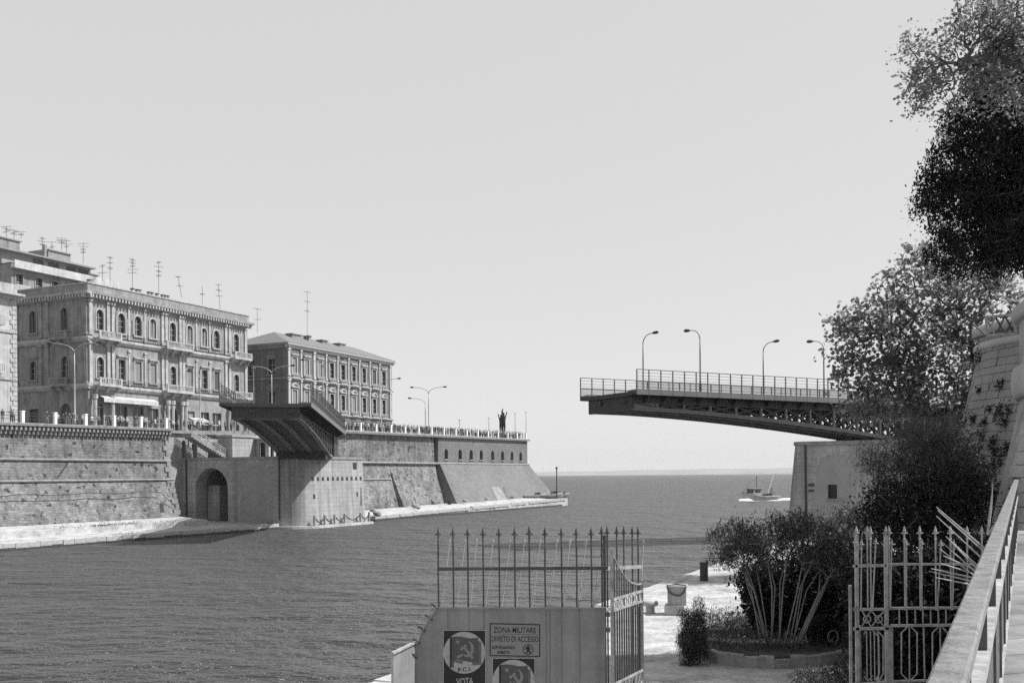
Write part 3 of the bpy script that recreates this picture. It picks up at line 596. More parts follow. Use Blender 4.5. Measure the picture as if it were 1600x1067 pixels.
# ------------------------------------------------------------------ the swing bridge: two open leaves
LEN, WID, SK = 44.0, 9.4, 1.5
def build_leaf():
    root = empty('swing_bridge_leaf', (0, 0, 0), 0, 'dark steel swing bridge leaf seen from the side above the right hand pier', 'bridge', 'two opened leaves of the swing bridge')
    # local: x from the tip (0) back to the tail (LEN), y across (-W/2 .. W/2), z = deck top at tip 0, falling to the tail
    SL = .018; W2 = WID/2
    def zd(x): return -SL*max(0, x)
    def sof(x): return zd(x)-1.75-2.35*min(1, max(0, x)/33)**1.7           # soffit line
    def skew(y): return -SK*(y+W2)/WID                                     # tip edge is not square
    mb = MB(); rings = []
    for x in (0, 10, 20, 30, LEN):
        rings.append([((x if x else skew(y)), y, zd(x)+z) for y, z in ((-W2,0),(W2,0),(W2,-.22),(W2-1.5,-.42),(-W2+1.5,-.42),(-W2,-.22))])
    mb.loft(rings); mb.build('deck', M['bridge'], root)
    for sgn in (-1, 1):                                                    # pavement kerb strips
        mb = MB(); mb.loft([[((x if x else skew(sgn*W2)), sgn*(W2-.02), zd(x)+.003), ((x if x else skew(sgn*(W2-1.3))), sgn*(W2-1.3), zd(x)+.003), ((x if x else skew(sgn*(W2-1.3))), sgn*(W2-1.3), zd(x)+.16), ((x if x else skew(sgn*W2)), sgn*(W2-.02), zd(x)+.16)] for x in (0, LEN)]); mb.build('footway', M['bridge_rail'], root)
        mb = MB(); mb.loft([[((x if x else skew(sgn*W2)), sgn*(W2+.003), zd(x)+.2), ((x if x else skew(sgn*W2)), sgn*(W2+.09), zd(x)+.2), ((x if x else skew(sgn*W2)), sgn*(W2+.09), zd(x)-.34), ((x if x else skew(sgn*W2)), sgn*(W2+.003), zd(x)-.34)] for x in (0, LEN)]); mb.build('edge_beam', M['bridge_light'], root)
    ribs = (-3.3, -1.1, 1.1, 3.3)
    xs = [0.4, 3, 6, 9, 12, 15, 18, 21, 24, 27, 30, 33, 36, 39, 42]
    for y in ribs:
        outer = abs(y) > 2; x0 = skew(y)+.25
        g = []
        mb = MB(); mb.loft([[(x, y-.14, zd(x)-.425), (x, y+.14, zd(x)-.425), (x, y+.14, zd(x)-1.05), (x, y-.14, zd(x)-1.05)] for x in [x0, 12, 24, 42]]); mb.build('top_chord', M['bridge'], root)
        mb = MB(); mb.loft([[(x, y-.3, sof(x)), (x, y+.3, sof(x)), (x, y+.3, sof(x)+.1), (x, y+.1, sof(x)+.12), (x, y+.1, sof(x)+.38), (x, y-.1, sof(x)+.38), (x, y-.1, sof(x)+.12), (x, y-.3, sof(x)+.1)] for x in [x0]+xs[1:]]); mb.build('bottom_chord', M['bridge_light'], root)
        for i, x in enumerate(xs[1:]):
            h_ = zd(x)-1.05-(sof(x)+.38)
            if h_ < .12: continue
            mb = MB(); mb.rbox(x-.11, x+.11, y-.12, y+.12, sof(x)+.36, zd(x)-1.03); mb.build('web_post', M['bridge_light'], root)
            xp = xs[i]; hp = zd(xp)-1.05-(sof(xp)+.38)
            mb = MB()
            if hp > .1: mb.bar((xp, y, zd(xp)-1.0), (x, y, sof(x)+.4), .13, .16)
            mb.bar((xp, y+.02, sof(xp)+.4), (x, y+.02, zd(x)-1.0), .13, .16)
            mb.build('web_brace', M['bridge'], root)
    mb = MB()                                                               # closed end box
    mb.loft([[(skew(y)+.2, y, z0) for y, z0 in ((-3.55,-.43),(3.55,-.43),(3.55,-1.8),(-3.55,-1.8))], [(skew(y)+.55, y, z0) for y, z0 in ((-3.55,-.43),(3.55,-.43),(3.55,-1.8),(-3.55,-1.8))]])
    mb.build('end_plate', M['bridge'], root)
    for y in (-2.6, 1.4):
        mb = MB(); mb.rbox(skew(y)+.02, skew(y)+.24, y-.3, y+.3, -1.05, -.65); mb.build('bearing_block', M['iron'], root)
    for sgn in (-1, 1):                                                     # tip side plates
        mb = MB(); y = sgn*3.3; mb.loft([[(x, y-.06, zd(x)-1.05), (x, y+.06, zd(x)-1.05), (x, y+.06, sof(x)+.3), (x, y-.06, sof(x)+.3)] for x in (skew(y)+.5, 2.8)]); mb.build('tip_plate', M['bridge_light'], root)
    for i, x in enumerate(np.arange(1.6, 40, 1.5)):                         # cross frames, ladder-like from below
        mb = MB(); z0 = sof(x)+.25; mb.rbox(x-.12, x+.12, -3.3, 3.3, z0-.1, z0+.1)
        if i % 2 == 0:
            mb.rbox(x-.05, x+.05, -3.3, 3.3, zd(x)-.8, zd(x)-.45)
            if zd(x)-.8-z0 > .6:
                for a, b in ((-3.3,-1.1),(-1.1,1.1),(1.1,3.3)): mb.bar((x, a, z0), (x, b, zd(x)-.6), .1); mb.bar((x, b, z0), (x, a, zd(x)-.6), .1)
        mb.build('cross_frame', M['bridge_light'], root)
    for i, x in enumerate(np.arange(1.5, 42, 2.0)):                         # footway brackets
        for sgn in (-1, 1):
            mb = MB(); mb.prism([(x-.05, sgn*3.45, zd(x)-.43), (x-.05, sgn*(W2-.02), zd(x)-.25), (x-.05, sgn*(W2-.02), zd(x)-.36), (x-.05, sgn*3.45, zd(x)-1.0)], (.1, 0, 0)); mb.build('bracket', M['bridge'], root)
    # railings: taller solid-looking lower panel plus open upper rails
    for sgn in (-1, 1):
        x0 = skew(sgn*W2)+.06
        mb = MB(); y = sgn*(W2+.05)
        for h_, th in ((.32, .05), (.95, .11), (1.2, .025), (1.45, .03), (1.75, .03), (2.05, .07)):
            mb.bar((x0, y, zd(x0)+h_), (LEN, y, zd(LEN)+h_), .06, th)
        rail = mb.build('railing', M['bridge_rail'], root)
        k = 0; x = x0
        pm_ = MB(); pm_.rbox(-.045, .045, -.05, .05, -.3, 2.06); pme_ = pm_.mesh('railing_post', M['bridge_rail'])
        bm_ = MB(); bm_.rbox(-.012, .012, -.012, .012, .34, .93); bme = bm_.mesh('baluster', M['bridge_rail'])
        while x < LEN:
            o = bpy.data.objects.new('railing_post', pme_); COL.objects.link(o); o.parent = rail; o.location = (x, y, zd(x)); x += 1.3
        mb = MB()
        for xx in np.arange(x0+.08, LEN, .08): mb.rbox(xx-.011, xx+.011, y-.012, y+.012, zd(xx)+.32, zd(xx)+.93)
        mb.build('balusters', M['bridge_rail'], root, fix=False, kind='stuff')
    mb = MB(); mb.lathe((33.5, 0, sof(33.5)-.5), [(3.0, 0), (3.0, .5)], 20); mb.build('pivot_ring', M['bridge'], root); mb = MB(); mb.rbox(29.5, 39, -3.25, 3.25, sof(33.5)-.45, sof(33.5)+.5); mb.build('pivot_light_stop', M['bridge'], root)  # skirt box added to stop light leaking between leaf and pier
    mb = MB(); mb.rbox(38, 43.9, -3.6, 3.6, sof(38)-.2, zd(43)-.6); mb.build('counterweight', M['bridge'], root)
    return root
leaf = build_leaf()
# right leaf: near tip corner from the picture, axis turned a little away
ax = R(21); C1 = P(994, 610.5, 97.5)
pdir = Vector((math.cos(ax), math.sin(ax), 0)); ndir = Vector((-pdir.y, pdir.x, 0))
# local +x = pdir (towards tail), local +y = ndir (away).  near corner is y=-W/2 with skew 0
leaf.location = C1 + ndir*(WID/2); leaf.rotation_euler = (0, 0, ax)
leaf2 = copy_tree(leaf)
tag(leaf2, 'dark swing bridge leaf pointing at the viewer, showing its ribbed underside above the left pier')
c = P(415, 630.0, 110.5); a2 = R(90+4.4)
d2 = Vector((math.cos(a2), math.sin(a2), 0)); n2 = Vector((-d2.y, d2.x, 0))
leaf2.location = c - n2*0 + d2*(SK/2); leaf2.rotation_euler = (0, 0, a2)
leaf2.rotation_euler = (0, R(0.7), a2)
# ------------------------------------------------------------------ palaces on the left bank
WCACHE = {}
def window_meshes(w_, h_, arch=False, hood=None, frame='trim1', open_=1, shut='shutter'):
    key = (w_, h_, arch, hood, frame, open_, shut)
    if key in WCACHE: return WCACHE[key]
    fr = MB(lambda p: (p[0], -p[1], p[2])); j = .2; r = w_/2                       # (a, out, z)
    zt = h_-r if arch else h_
    fr.rbox(-r-j, -r, -.05, .09, 0, zt); fr.rbox(r, r+j, -.05, .09, 0, zt); fr.rbox(-r-j-.1, r+j+.1, -.05, .2, -.24, 0)
    if arch:
        n = 8
        for k in range(n):
            a0, a1 = PI*k/n, PI*(k+1)/n
            fr.prism([(-rr*math.cos(a), -.05, zt+rr*math.sin(a)) for rr, a in ((r, a0), (r, a1), (r+j*1.2, a1), (r+j*1.2, a0))], (0, .14, 0))
    else: fr.rbox(-r-j, r+j, -.05, .09, h_, h_+j)
    if hood == 'cornice':
        fr.rbox(-r-.32, r+.32, -.05, .35, h_+.42, h_+.62); fr.rbox(-r-.22, r+.22, -.05, .15, h_+.2, h_+.42)
    elif hood == 'pediment':
        fr.rbox(-r-.38, r+.38, -.05, .32, h_+.42, h_+.58)
        for sg in (-1, 1): fr.prism([(sg*(r+.38), -.05, h_+.58), (sg*(r+.38), -.05, h_+.74), (0, -.05, h_+1.42), (0, -.05, h_+1.22)], (0, .36, 0))
        fr.prism([(-r-.3, -.05, h_+.58), (r+.3, -.05, h_+.58), (0, -.05, h_+1.22)], (0, .1, 0))
    elif hood == 'shade': fr.prism([(-r-.3, 0, h_+.5), (-r-.3, .9, h_+.15), (-r-.3, .9, h_+.05), (-r-.3, 0, h_+.38)], (2*r+.6, 0, 0))
    fm = fr.mesh('window', M[frame])
    pn = MB(lambda p: (p[0], -p[1], p[2])); poly = arch_poly(0, w_, 0, h_, 8) if arch else [(-r, 0), (r, 0), (r, h_), (-r, h_)]
    pn.prism([(x, -.33, z) for x, z in poly], (0, .02, 0)); pm_ = pn.mesh('pane', M['glass'])
    sh = MB(lambda p: (p[0], -p[1], p[2])); sh.rbox(-.035, .035, -.31, -.26, 0, h_-.02)
    for z in (h_*.33, h_*.62): sh.rbox(-r, r, -.31, -.265, z-.03, z+.03)
    sm = sh.mesh('sash', M['trim1'])
    shl = []
    if open_ == 0:
        for sg in (-1, 1):
            q = MB(lambda p: (p[0], -p[1], p[2])); x0, x1 = (-r+.02, -.015) if sg < 0 else (.015, r-.02)
            if arch:
                po = [(x0, .02), (x1, .02)]+[(x, z) for x, z in arch_poly(0, w_-.04, 0, h_-.02, 8)[2:] if (x <= x1+.001 if sg < 0 else x >= x0-.001)]
                q.prism([(x, -.2, z) for x, z in po], (0, .06, 0))
            else: q.rbox(x0, x1, -.2, -.14, .02, h_-.02)
            for k in range(int(h_/.22)):
                z = .1+k*.22
                if z < (zt-.1): q.rbox(x0+.05, x1-.05, -.14, -.115, z, z+.1)
            shl.append(q.mesh('shutter', M[shut]))
    elif open_ == 2:
        for sg in (-1, 1):
            q = MB(lambda p: (p[0], -p[1], p[2])); x0, x1 = sorted((sg*(r+.02), sg*(r+w_*.42))); q.rbox(x0, x1, .1, .15, .02, zt); shl.append(q.mesh('shutter', M[shut]))
    WCACHE[key] = (fm, pm_, sm, shl); return WCACHE[key]
def put_window(root, wloc, rz, *a, **k):
    fm, pm_, sm, shl = window_meshes(*a, **k)
    w_ = inst('window', fm, root, wloc, rz)
    o = bpy.data.objects.new('pane', pm_); COL.objects.link(o); o.parent = w_
    o = bpy.data.objects.new('sash', sm); COL.objects.link(o); o.parent = w_
    for me in shl: o = bpy.data.objects.new('shutter', me); COL.objects.link(o); o.parent = w_
    return w_
def band(mb, a0, a1, pts):                                                 # moulding profile pts (out, z) run along a
    mb.loft([[(a, o, z) for o, z in pts] for a in (a0, a1)])
def palace_faces(s0, t0): return (lambda p: L(s0+p[0], t0-p[1], p[2])), (lambda p: L(s0-p[1], t0+p[0], p[2]))
RZC, RZL = ROTC, ROTC-PI/2
# ---- palace with arcaded windows (corner nearest the bridge foot)
S1, T1, LN1, DP1, G1 = 55.6, 102, 35.2, 22, 13.2
b1 = empty('palace', L(S1, T1, G1), ROTC, 'three storey palace with arched upper windows, bracketed cornice and white awning behind the near rail', 'building')
fc, fl = palace_faces(S1, T1)
BX = [2.2, 6.3, 9.6, 12.7, 17.0, 20.8, 24.2, 27.2, 32.2]; single = {2.2, 17.0, 32.2}
Z2, Z1 = 29.0, 21.95
opsT = [(x-.65, x+.65, Z2, 32.0, 1) for x in BX]; opsM = [(x-.65, x+.65, Z1, 25.0, 1 if x in single else 0) for x in BX]
gl = [(x-1.1, x+1.1, G1+.1, 18.0, 0) for x in (6.3, 9.6, 12.7, 20.8, 24.2, 27.2)]+[(16.0, 18.0, G1+.1, 18.3, 1), (1.6, 2.8, 15.0, 18.2, 1), (31.6, 32.8, 15.0, 18.2, 1)]
mb = MB(); wall_grid(mb, fc, 0, LN1, G1-.5, 34.0, opsT+opsM+gl)
lo = [(x-.75, x+.75, Z2, 32.3, 1) for x in (4.7, 11.3, 17.5)]+[(4.7-.75, 4.7+.75, Z1, 25.2, 1), (11.3-.7, 11.3+.7, Z1, 24.8, 1), (17.5-.7, 17.5+.7, Z1, 24.8, 1)]+[(3.6, 5.8, G1, 18.2, 1), (10.3, 12.3, G1, 17.6, 0)]
wall_grid(mb, fl, 0, DP1, G1-.5, 34.0, lo)
mb.quad(fc((LN1,0,G1-.5)), fc((LN1,-DP1,G1-.5)), fc((LN1,-DP1,34)), fc((LN1,0,34))); mb.quad(fc((0,-DP1,G1-.5)), fc((LN1,-DP1,G1-.5)), fc((LN1,-DP1,34)), fc((0,-DP1,34)))
mb.build('wall', M['plaster1'], b1, fix=False)
for x in BX:
    sg = x in single
    put_window(b1, fc((x, 0, Z2)), RZC, 1.3, 3.0, True, None, 'trim1', 1 if sg else int(rng.choice([0, 0, 0, 2])), 'shutter' if not sg else 'shutter_dark')
    put_window(b1, fc((x, 0, Z1)), RZC, 1.3, 3.05, sg, None if sg else 'cornice', 'trim1', 1 if sg else (2 if x in (6.3, 24.2) else 0), 'shutter' if x != 27.2 else 'shutter_dark')
for i, x in enumerate((4.7, 11.3, 17.5)):
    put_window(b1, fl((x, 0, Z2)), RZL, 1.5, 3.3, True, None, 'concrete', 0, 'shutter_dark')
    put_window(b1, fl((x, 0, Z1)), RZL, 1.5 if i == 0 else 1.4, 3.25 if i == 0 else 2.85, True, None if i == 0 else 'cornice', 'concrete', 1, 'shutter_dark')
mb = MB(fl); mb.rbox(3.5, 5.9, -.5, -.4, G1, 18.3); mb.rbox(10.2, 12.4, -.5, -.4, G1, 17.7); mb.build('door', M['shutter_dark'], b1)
for x0, x1, z0, z1, *_ in gl:
    mb = MB(fc); mb.rbox(x0, x1, -.34, -.3, z0, z1); d_ = mb.build('shopfront', M['glass'] if x0 not in (19.7, 23.1) else M['shutter'], b1)
    mb = MB(fc); mb.rbox((x0+x1)/2-.05, (x0+x1)/2+.05, -.3, -.24, z0, z1); mb.rbox(x0, x1, -.3, -.24, z0+2.6, z0+2.75); mb.build('mullion', M['trim1'], d_)
def pil(a0, a1, z0, z1, f, root, mt='trim1', out=.22, name='pilaster'):
    mb = MB(f); mb.rbox(a0, a1, .003, out, z0+.35, z1-.35); mb.rbox(a0-.08, a1+.08, .003, out+.1, z0, z0+.35); mb.rbox(a0-.1, a1+.1, .003, out+.12, z1-.35, z1); return mb.build(name, M[mt], root)
for a in (.1, 3.4, 4.3, 14.4, 15.2, 18.3, 19.0, 29.2, 30.1, 34.3):
    pil(a, a+.55, 28.1, 33.3, fc, b1); pil(a, a+.55, 21.0, 27.1, fc, b1)
for a in (7.75, 11.0, 22.3, 25.5): pil(a-.16, a+.16, 28.1, 33.3, fc, b1, out=.14); pil(a-.16, a+.16, 21.0, 26.6, fc, b1, out=.14)
for a in (.3, 3.6, 14.9, 15.9, 18.0, 18.8, 30, 34.4):
    mb = MB(); p_ = fc((a+.25, .75, G1)); mb.lathe(p_, [(.42,0),(.42,.5),(.3,.55),(.27,5.4),(.42,5.6),(.42,6.2)], 8); mb.build('column', M['trim1'], b1, smooth=False)
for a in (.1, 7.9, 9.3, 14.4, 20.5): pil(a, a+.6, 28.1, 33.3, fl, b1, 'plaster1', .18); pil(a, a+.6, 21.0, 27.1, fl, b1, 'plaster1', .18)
for f, Ln, sgn in ((fc, LN1, 1), (fl, DP1, 1)):
    e = .9
    mb = MB(f); band(mb, -.9, Ln+(.9 if f is fc else 0), [(.003,33.4),(.25,33.4),(.3,33.9),(.85,34.0),(.95,34.35),(.003,34.4)]); mb.build('cornice', M['trim1'] , b1)
    mb = MB(f); 
    for k in range(int(Ln/.62)): x = .2+k*.62; mb.rbox(x, x+.28, .31, .8, 33.5, 33.985)
    mb.build('dentils', M['trim1'], b1, kind='stuff')
    mb = MB(f); mb.rbox(-.2 if f is fc else .25, Ln+.2, -.3, .2 if f is fc else .197, 34.41, 35.5); mb.build('parapet', M['plaster1'], b1)
    mb = MB(f); mb.rbox(-.3 if f is fc else .33, Ln+.3, -.4, .3 if f is fc else .297, 35.502, 35.68); mb.build('parapet_coping', M['trim1'], b1)
    for z in (27.1, 20.2):
        mb = MB(f); band(mb, -.35, Ln+.3 if f is fc else Ln, [(.003,z),(.2,z),(.45,z+.4),(.45,z+.75),(.003,z+.85)]); mb.build('string_course', M['trim1'], b1)
mb = MB(fc)
def balcony(root, f, a0, a1, z, mt='trim1', out=1.35):
    mb = MB(f); mb.rbox(a0, a1, .46, out, z, z+.28)
    n = max(2, int((a1-a0)/1.6)+1)
    for k in range(n): x = a0+.2+(a1-a0-.4)*k/(n-1); mb.prism([(x-.15, .46, z), (x-.15, out-.2, z), (x-.15, .46, z-.9)], (.3, 0, 0))
    b_ = mb.build('balcony', M[mt], root)
    mb = MB(f); mb.rbox(a0, a1, out-.16, out-.02, z+1.12, z+1.25); mb.rbox(a0, a1, out-.16, out-.02, z+.28, z+.38)
    for x in np.arange(a0+.1, a1, .3): mb.rbox(x-.05, x+.05, out-.13, out-.05, z+.38, z+1.12)
    for x in (a0, a1-.3): mb.rbox(x, x+.3, out-.2, out, z+.281, z+1.3)
    for a in (a0+.1, a1-.1): mb.rbox(a-.06, a+.06, .4, out-.2, z+1.12, z+1.25); 
    mb.build('balustrade', M[mt], b_); return b_
for z in (27.5, 20.65):
    for a0, a1 in ((.9, 5.2), (14.4, 20.4), (30.4, 34.9)): balcony(b1, fc, a0, a1, z)
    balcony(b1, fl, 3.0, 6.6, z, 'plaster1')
    mb = MB(fc)
    for a0, a1 in ((5.3, 14.3), (20.5, 30.3)):
        mb.rbox(a0, a1, .36, .4, z+1.15, z+1.2); mb.rbox(a0, a1, .1, .44, z+.46, z+.52)
        for x in np.arange(a0, a1, .5): mb.rbox(x, x+.03, .36, .39, z+.5, z+1.15)
    mb.build('balcony_rail', M['iron'], b1)
mb = MB(fc); mb.prism([(1.8, .25, 19.35), (1.8, 1.2, 18.95), (1.8, 1.2, 18.35), (1.8, 1.16, 18.35), (1.8, 1.16, 18.9), (1.8, .25, 19.25)], (10.8, 0, 0)); mb.build('awning', M['parapet_white'], b1)
for k in range(6): mb = MB(fc); mb.bar((2.2+k*1.95, .2, 18.0), (2.2+k*1.95, 1.15, 18.65), .05); mb.build('awning_arm', M['iron'], b1)
mb = MB(fc); mb.prism([(20.2,.1,17.0),(20.2,1.3,16.5),(20.2,1.3,16.2),(20.2,.1,16.7)], (3.6,0,0)); mb.build('awning', M['white_plaster'], b1)
mb = MB(fc); rz_ = 37.6
mb.add([(.5,-.5,35.0),(LN1-.5,-.5,35.0),(LN1-.5,-DP1,35.0),(.5,-DP1,35.0),(9,-9.5,rz_),(LN1-9,-9.5,rz_)], [(0,1,5,4),(1,2,5),(2,3,4,5),(3,0,4)]); mb.build('roof', M['roof'], b1)
for x, o_ in ((12.5,-4),(13.5,-4),(14.2,-4.2),(16,-4),(16.6,-4),(18.2,-4.4),(19,-4),(19.6,-4),(20.2,-4.1),(3,-3)):
    mb = MB(fc); zz = 35.0+(-o_-.5)/9*2.6; mb.rbox(x-.2, x+.2, o_-.2, o_+.2, zz-.3, zz+1.0); c_ = mb.build('chimney', M['concrete'], b1)
    mb = MB(fc); mb.rbox(x-.26, x+.26, o_-.26, o_+.26, zz+1.0, zz+1.12); mb.build('chimney_cap', M['iron'], c_)
# ---- second palace with pilasters
S2, T2, LN2, DP2, G2 = 102.1, 102, 36.6, 16, 14.6
b2 = empty('palace', L(S2, T2, G2), ROTC, 'grey palace with rows of pilasters, pedimented windows and low tiled roof beyond the bridge', 'building')
fc2, fl2 = palace_faces(S2, T2)
BX2 = [2.1, 5.9, 10.2, 14.1, 17.9, 21.8, 25.6, 29.5, 33.2]; PX2 = [.1, 4.0, 8.2, 12.1, 16.0, 19.8, 23.8, 27.7, 31.5, 35.8]
oT = [(x-.7, x+.7, 26.5, 29.65, 0) for x in BX2]; oM = [(x-.7, x+.7, 20.25, 23.5, 0) for x in BX2]; oG = [(x-.9, x+.9, G2+.2, 18.4, 0) for x in BX2]
mb = MB(); wall_grid(mb, fc2, 0, LN2, G2-.5, 31.9, oT+oM+oG)
ol = [(x-.8, x+.8, z0, z1, 0) for x in (3.6, 8.4, 13.0) for z0, z1 in ((26.4, 29.3), (20.1, 23.2))]
wall_grid(mb, fl2, 0, DP2, G2-.5, 31.9, ol)
mb.quad(fc2((LN2,0,G2-.5)), fc2((LN2,-DP2,G2-.5)), fc2((LN2,-DP2,31.9)), fc2((LN2,0,31.9))); mb.quad(fc2((0,-DP2,G2-.5)), fc2((LN2,-DP2,G2-.5)), fc2((LN2,-DP2,31.9)), fc2((0,-DP2,31.9)))
mb.build('wall', M['plaster2'], b2, fix=False)
for i, x in enumerate(BX2):
    cl = i < 3
    put_window(b2, fc2((x, 0, 26.5)), RZC, 1.4, 3.15, False, 'cornice', 'trim2', 0 if cl or i == 7 else (2 if i in (4, 8) else 1), 'shutter' if i != 7 else 'shutter_dark')
    put_window(b2, fc2((x, 0, 20.25)), RZC, 1.4, 3.25, False, 'pediment', 'trim2', 0 if i in (0, 1, 2, 5) else 1, 'shutter')
    mb = MB(fc2); mb.rbox(x-.9, x+.9, -.34, -.28, G2+.2, 18.4); mb.build('shutter_door', M['shutter'] if i % 3 else M['white_plaster'], b2)
    for z, op in ((25.55, 1), (19.35, 1)):
        mb = MB(fc2); mb.rbox(x-1.1, x+1.1, .003, .5, z+.08, z+.3)
        mb.rbox(x-1.1, x+1.1, .4, .48, z+1.0, z+1.08)
        for xx in np.arange(x-1.05, x+1.1, .26): mb.rbox(xx, xx+.05, .41, .47, z+.3, z+1.0)
        mb.build('balconet', M['trim2'], b2)
for j, a in enumerate(PX2):
    big = j in (0, 2, 9); w_ = .55 if big else .32
    pil(a-w_/2+(.25 if j == 0 else 0), a+w_/2+(.25 if j == 0 else 0), 26.0, 31.2, fc2, b2, 'trim2', .2); pil(a-w_/2+(.25 if j == 0 else 0), a+w_/2+(.25 if j == 0 else 0), 19.7, 25.4, fc2, b2, 'trim2', .2)
for x in (3.6, 8.4, 13.0):
    for z0, z1, hd in ((26.4, 29.3, 'cornice'), (20.1, 23.2, 'pediment')):
        put_window(b2, fl2((x, 0, z0)), RZL, 1.6, z1-z0, False, hd, 'plaster1', 1)
        for a0, a1, zz0, zz1 in ((x-2.1, x-1.25, z0-.3, z1+1.6), (x+1.25, x+2.1, z0-.3, z1+1.6), (x-2.1, x+2.1, z1+1.62, z1+2.1)):
            mb = MB(fl2); mb.rbox(a0, a1, .003, .05, zz0, zz1 if zz1 < 31.4 else 31.4); mb.build('dark_panel', M['panel2'], b2)
for f, Ln in ((fc2, LN2), (fl2, DP2)):
    mb = MB(f); band(mb, -.6, Ln+(.6 if f is fc2 else 0), [(.003,31.25),(.2,31.3),(.3,31.7),(.65,31.85),(.7,32.15),(.003,32.2)]); mb.build('cornice', M['trim2'] if f is fc2 else M['plaster1'], b2)
    for z in (25.4, 19.2):
        mb = MB(f); band(mb, -.2, Ln+(.2 if f is fc2 else 0), [(.003,z),(.18,z),(.3,z+.18),(.3,z+.36),(.003,z+.4)]); mb.build('string_course', M['trim2'] if f is fc2 else M['plaster1'], b2)
mb = MB(fc2); rz_ = 35.2
mb.add([(-.65,.68,32.21),(LN2+.6,.68,32.21),(LN2+.6,-DP2,32.21),(-.65,-DP2,32.21),(5,-7,rz_),(LN2-4.5,-7,rz_)], [(0,1,5,4),(1,2,5),(2,3,4,5),(3,0,4)]); mb.build('roof', M['roof'], b2)
for x, ww, hh in ((7.5,3.0,.1),(13,.7,.3),(17.5,1.8,.0),(23.5,2.2,.0)):
    mb = MB(fc2); mb.rbox(x, x+ww, -6, -4.6, 34.0, 34.9+hh); d_ = mb.build('roof_hatch', M['plaster1'], b2); mb = MB(fc2); mb.rbox(x-.2, x+ww+.2, -6.2, -4.4, 34.9+hh, 35.05+hh); mb.build('hatch_roof', M['concrete'], d_)
# ---- white facade at the picture's left edge
S0 = 43.5
b0 = empty('town_house', L(S0, 102, 13.2), ROTC, 'sunlit pale town house with rough quoins cut by the left picture edge', 'building')
f0 = lambda p: L(S0-p[0], 102-p[1], p[2])
ob = [(x-.65, x+.65, z, z+h_, 0) for x in (3.9, 8.2, 12.5) for z, h_ in ((28.0, 3.0), (21.6, 3.4), (14.2, 3.4))]
mb = MB(); wall_grid(mb, f0, 0, 16, 12.7, 32.6, ob); mb.quad(f0((0,0,12.7)), f0((0,-14,12.7)), f0((0,-14,32.6)), f0((0,0,32.6))); mb.quad(f0((0,-14,12.7)), f0((16,-14,12.7)), f0((16,-14,32.6)), f0((0,-14,32.6)))
mb.build('wall', M['white_plaster'], b0, fix=False)
for x in (3.9, 8.2, 12.5):
    for z, h_, hd in ((28.0, 3.0, 'pediment'), (21.6, 3.4, 'pediment'), (14.2, 3.4, None)):
        put_window(b0, f0((x, 0, z)), RZC, 1.3, h_, False, hd, 'trim1', 0 if z > 20 else 1, 'shutter_dark')
        if z > 20:
            mb = MB(f0); mb.rbox(x-1.5, x+1.5, .003, .9, z-.5, z-.25); mb.rbox(x-1.5, x+1.5, .8, .88, z+.75, z+.85)
            for xx in np.arange(x-1.45, x+1.5, .3): mb.rbox(xx, xx+.06, .81, .87, z-.25, z+.75)
            mb.build('balcony', M['trim1'], b0)
for k in range(30):
    z = 13.2+k*.64; ww = .95 if k % 2 else .6
    mb = MB(f0); mb.rbox(-.05, ww, .003, .1, z, z+.57); mb.build('quoin', M['trim1'], b0)
mb = MB(f0); band(mb, -.7, 16, [(.003,31.2),(.3,31.25),(.4,31.6),(1.0,31.7),(1.0,32.0),(.003,32.1)]); mb.build('cornice', M['trim1'], b0)
mb = MB(f0); mb.rbox(-.1, 16, -.3, .15, 32.1, 33.3); mb.rbox(-.1, 0, -14, -.3, 32.1, 33.3); mb.build('parapet', M['white_plaster'], b0)
for z in (20.4, 26.7): mb = MB(f0); mb.rbox(-.05, 16, .003, .16, z, z+.35); mb.build('string_course', M['trim1'], b0)
mb = MB(f0); mb.rbox(0, 16, -14, -.3, 32.3, 32.5); mb.build('roof', M['concrete'], b0)
# ---- modern apartment block behind
S3, T3 = 56.5, 119
b3 = empty('apartment_block', L(S3, T3, 13), ROTC, 'modern apartment block with white balcony parapet showing above the palace roof', 'building')
f3, g3 = palace_faces(S3, T3)
mb = MB(); wall_grid(mb, f3, 0, 20.5, 12.7, 40.4, [(x-.6, x+.6, z, z+1.7, 0) for x in (1.4, 5, 8, 11, 14.5, 17.5) for z in (37.0, 33.5)]); wall_grid(mb, g3, 0, 16, 12.7, 40.4, [])
mb.quad(f3((20.5,0,12.7)), f3((20.5,-16,12.7)), f3((20.5,-16,40.4)), f3((20.5,0,40.4))); mb.quad(f3((0,-16,12.7)), f3((20.5,-16,12.7)), f3((20.5,-16,40.4)), f3((0,-16,40.4)))
mb.build('wall', M['plaster1'], b3, fix=False)
for x in (1.4, 5, 8, 11, 14.5, 17.5):
    for z in (37.0, 33.5): put_window(b3, f3((x, 0, z)), RZC, 1.2, 1.7, False, None, 'plaster1', 1)
mb = MB(f3); mb.rbox(-.1, 20.6, .003, .9, 39.5, 39.7); mb.rbox(-.1, 20.6, .78, .9, 39.7, 40.7); mb.build('white_parapet', M['parapet_white'], b3)
for z in (36.0, 32.5):
    for x in (1.4, 5): mb = MB(f3); mb.rbox(x-1.3, x+1.3, .003, 1.0, z, z+.2); mb.rbox(x-1.3, x+1.3, .9, 1.0, z+.2, z+1.0); mb.build('balcony', M['white_plaster'], b3)
mb = MB(f3); mb.rbox(.3, 17.5, -15, -2.5, 40.41, 42.6); mb.rbox(-.9, 17.9, -15.3, -1.6, 42.6, 42.85); mb.build('penthouse', M['concrete'], b3)
for x in (6, 9, 12.5, 15): mb = MB(f3); mb.rbox(x, x+2, -2.55, -2.45, 40.6, 42.3); mb.build('penthouse_window', M['glass'], b3)
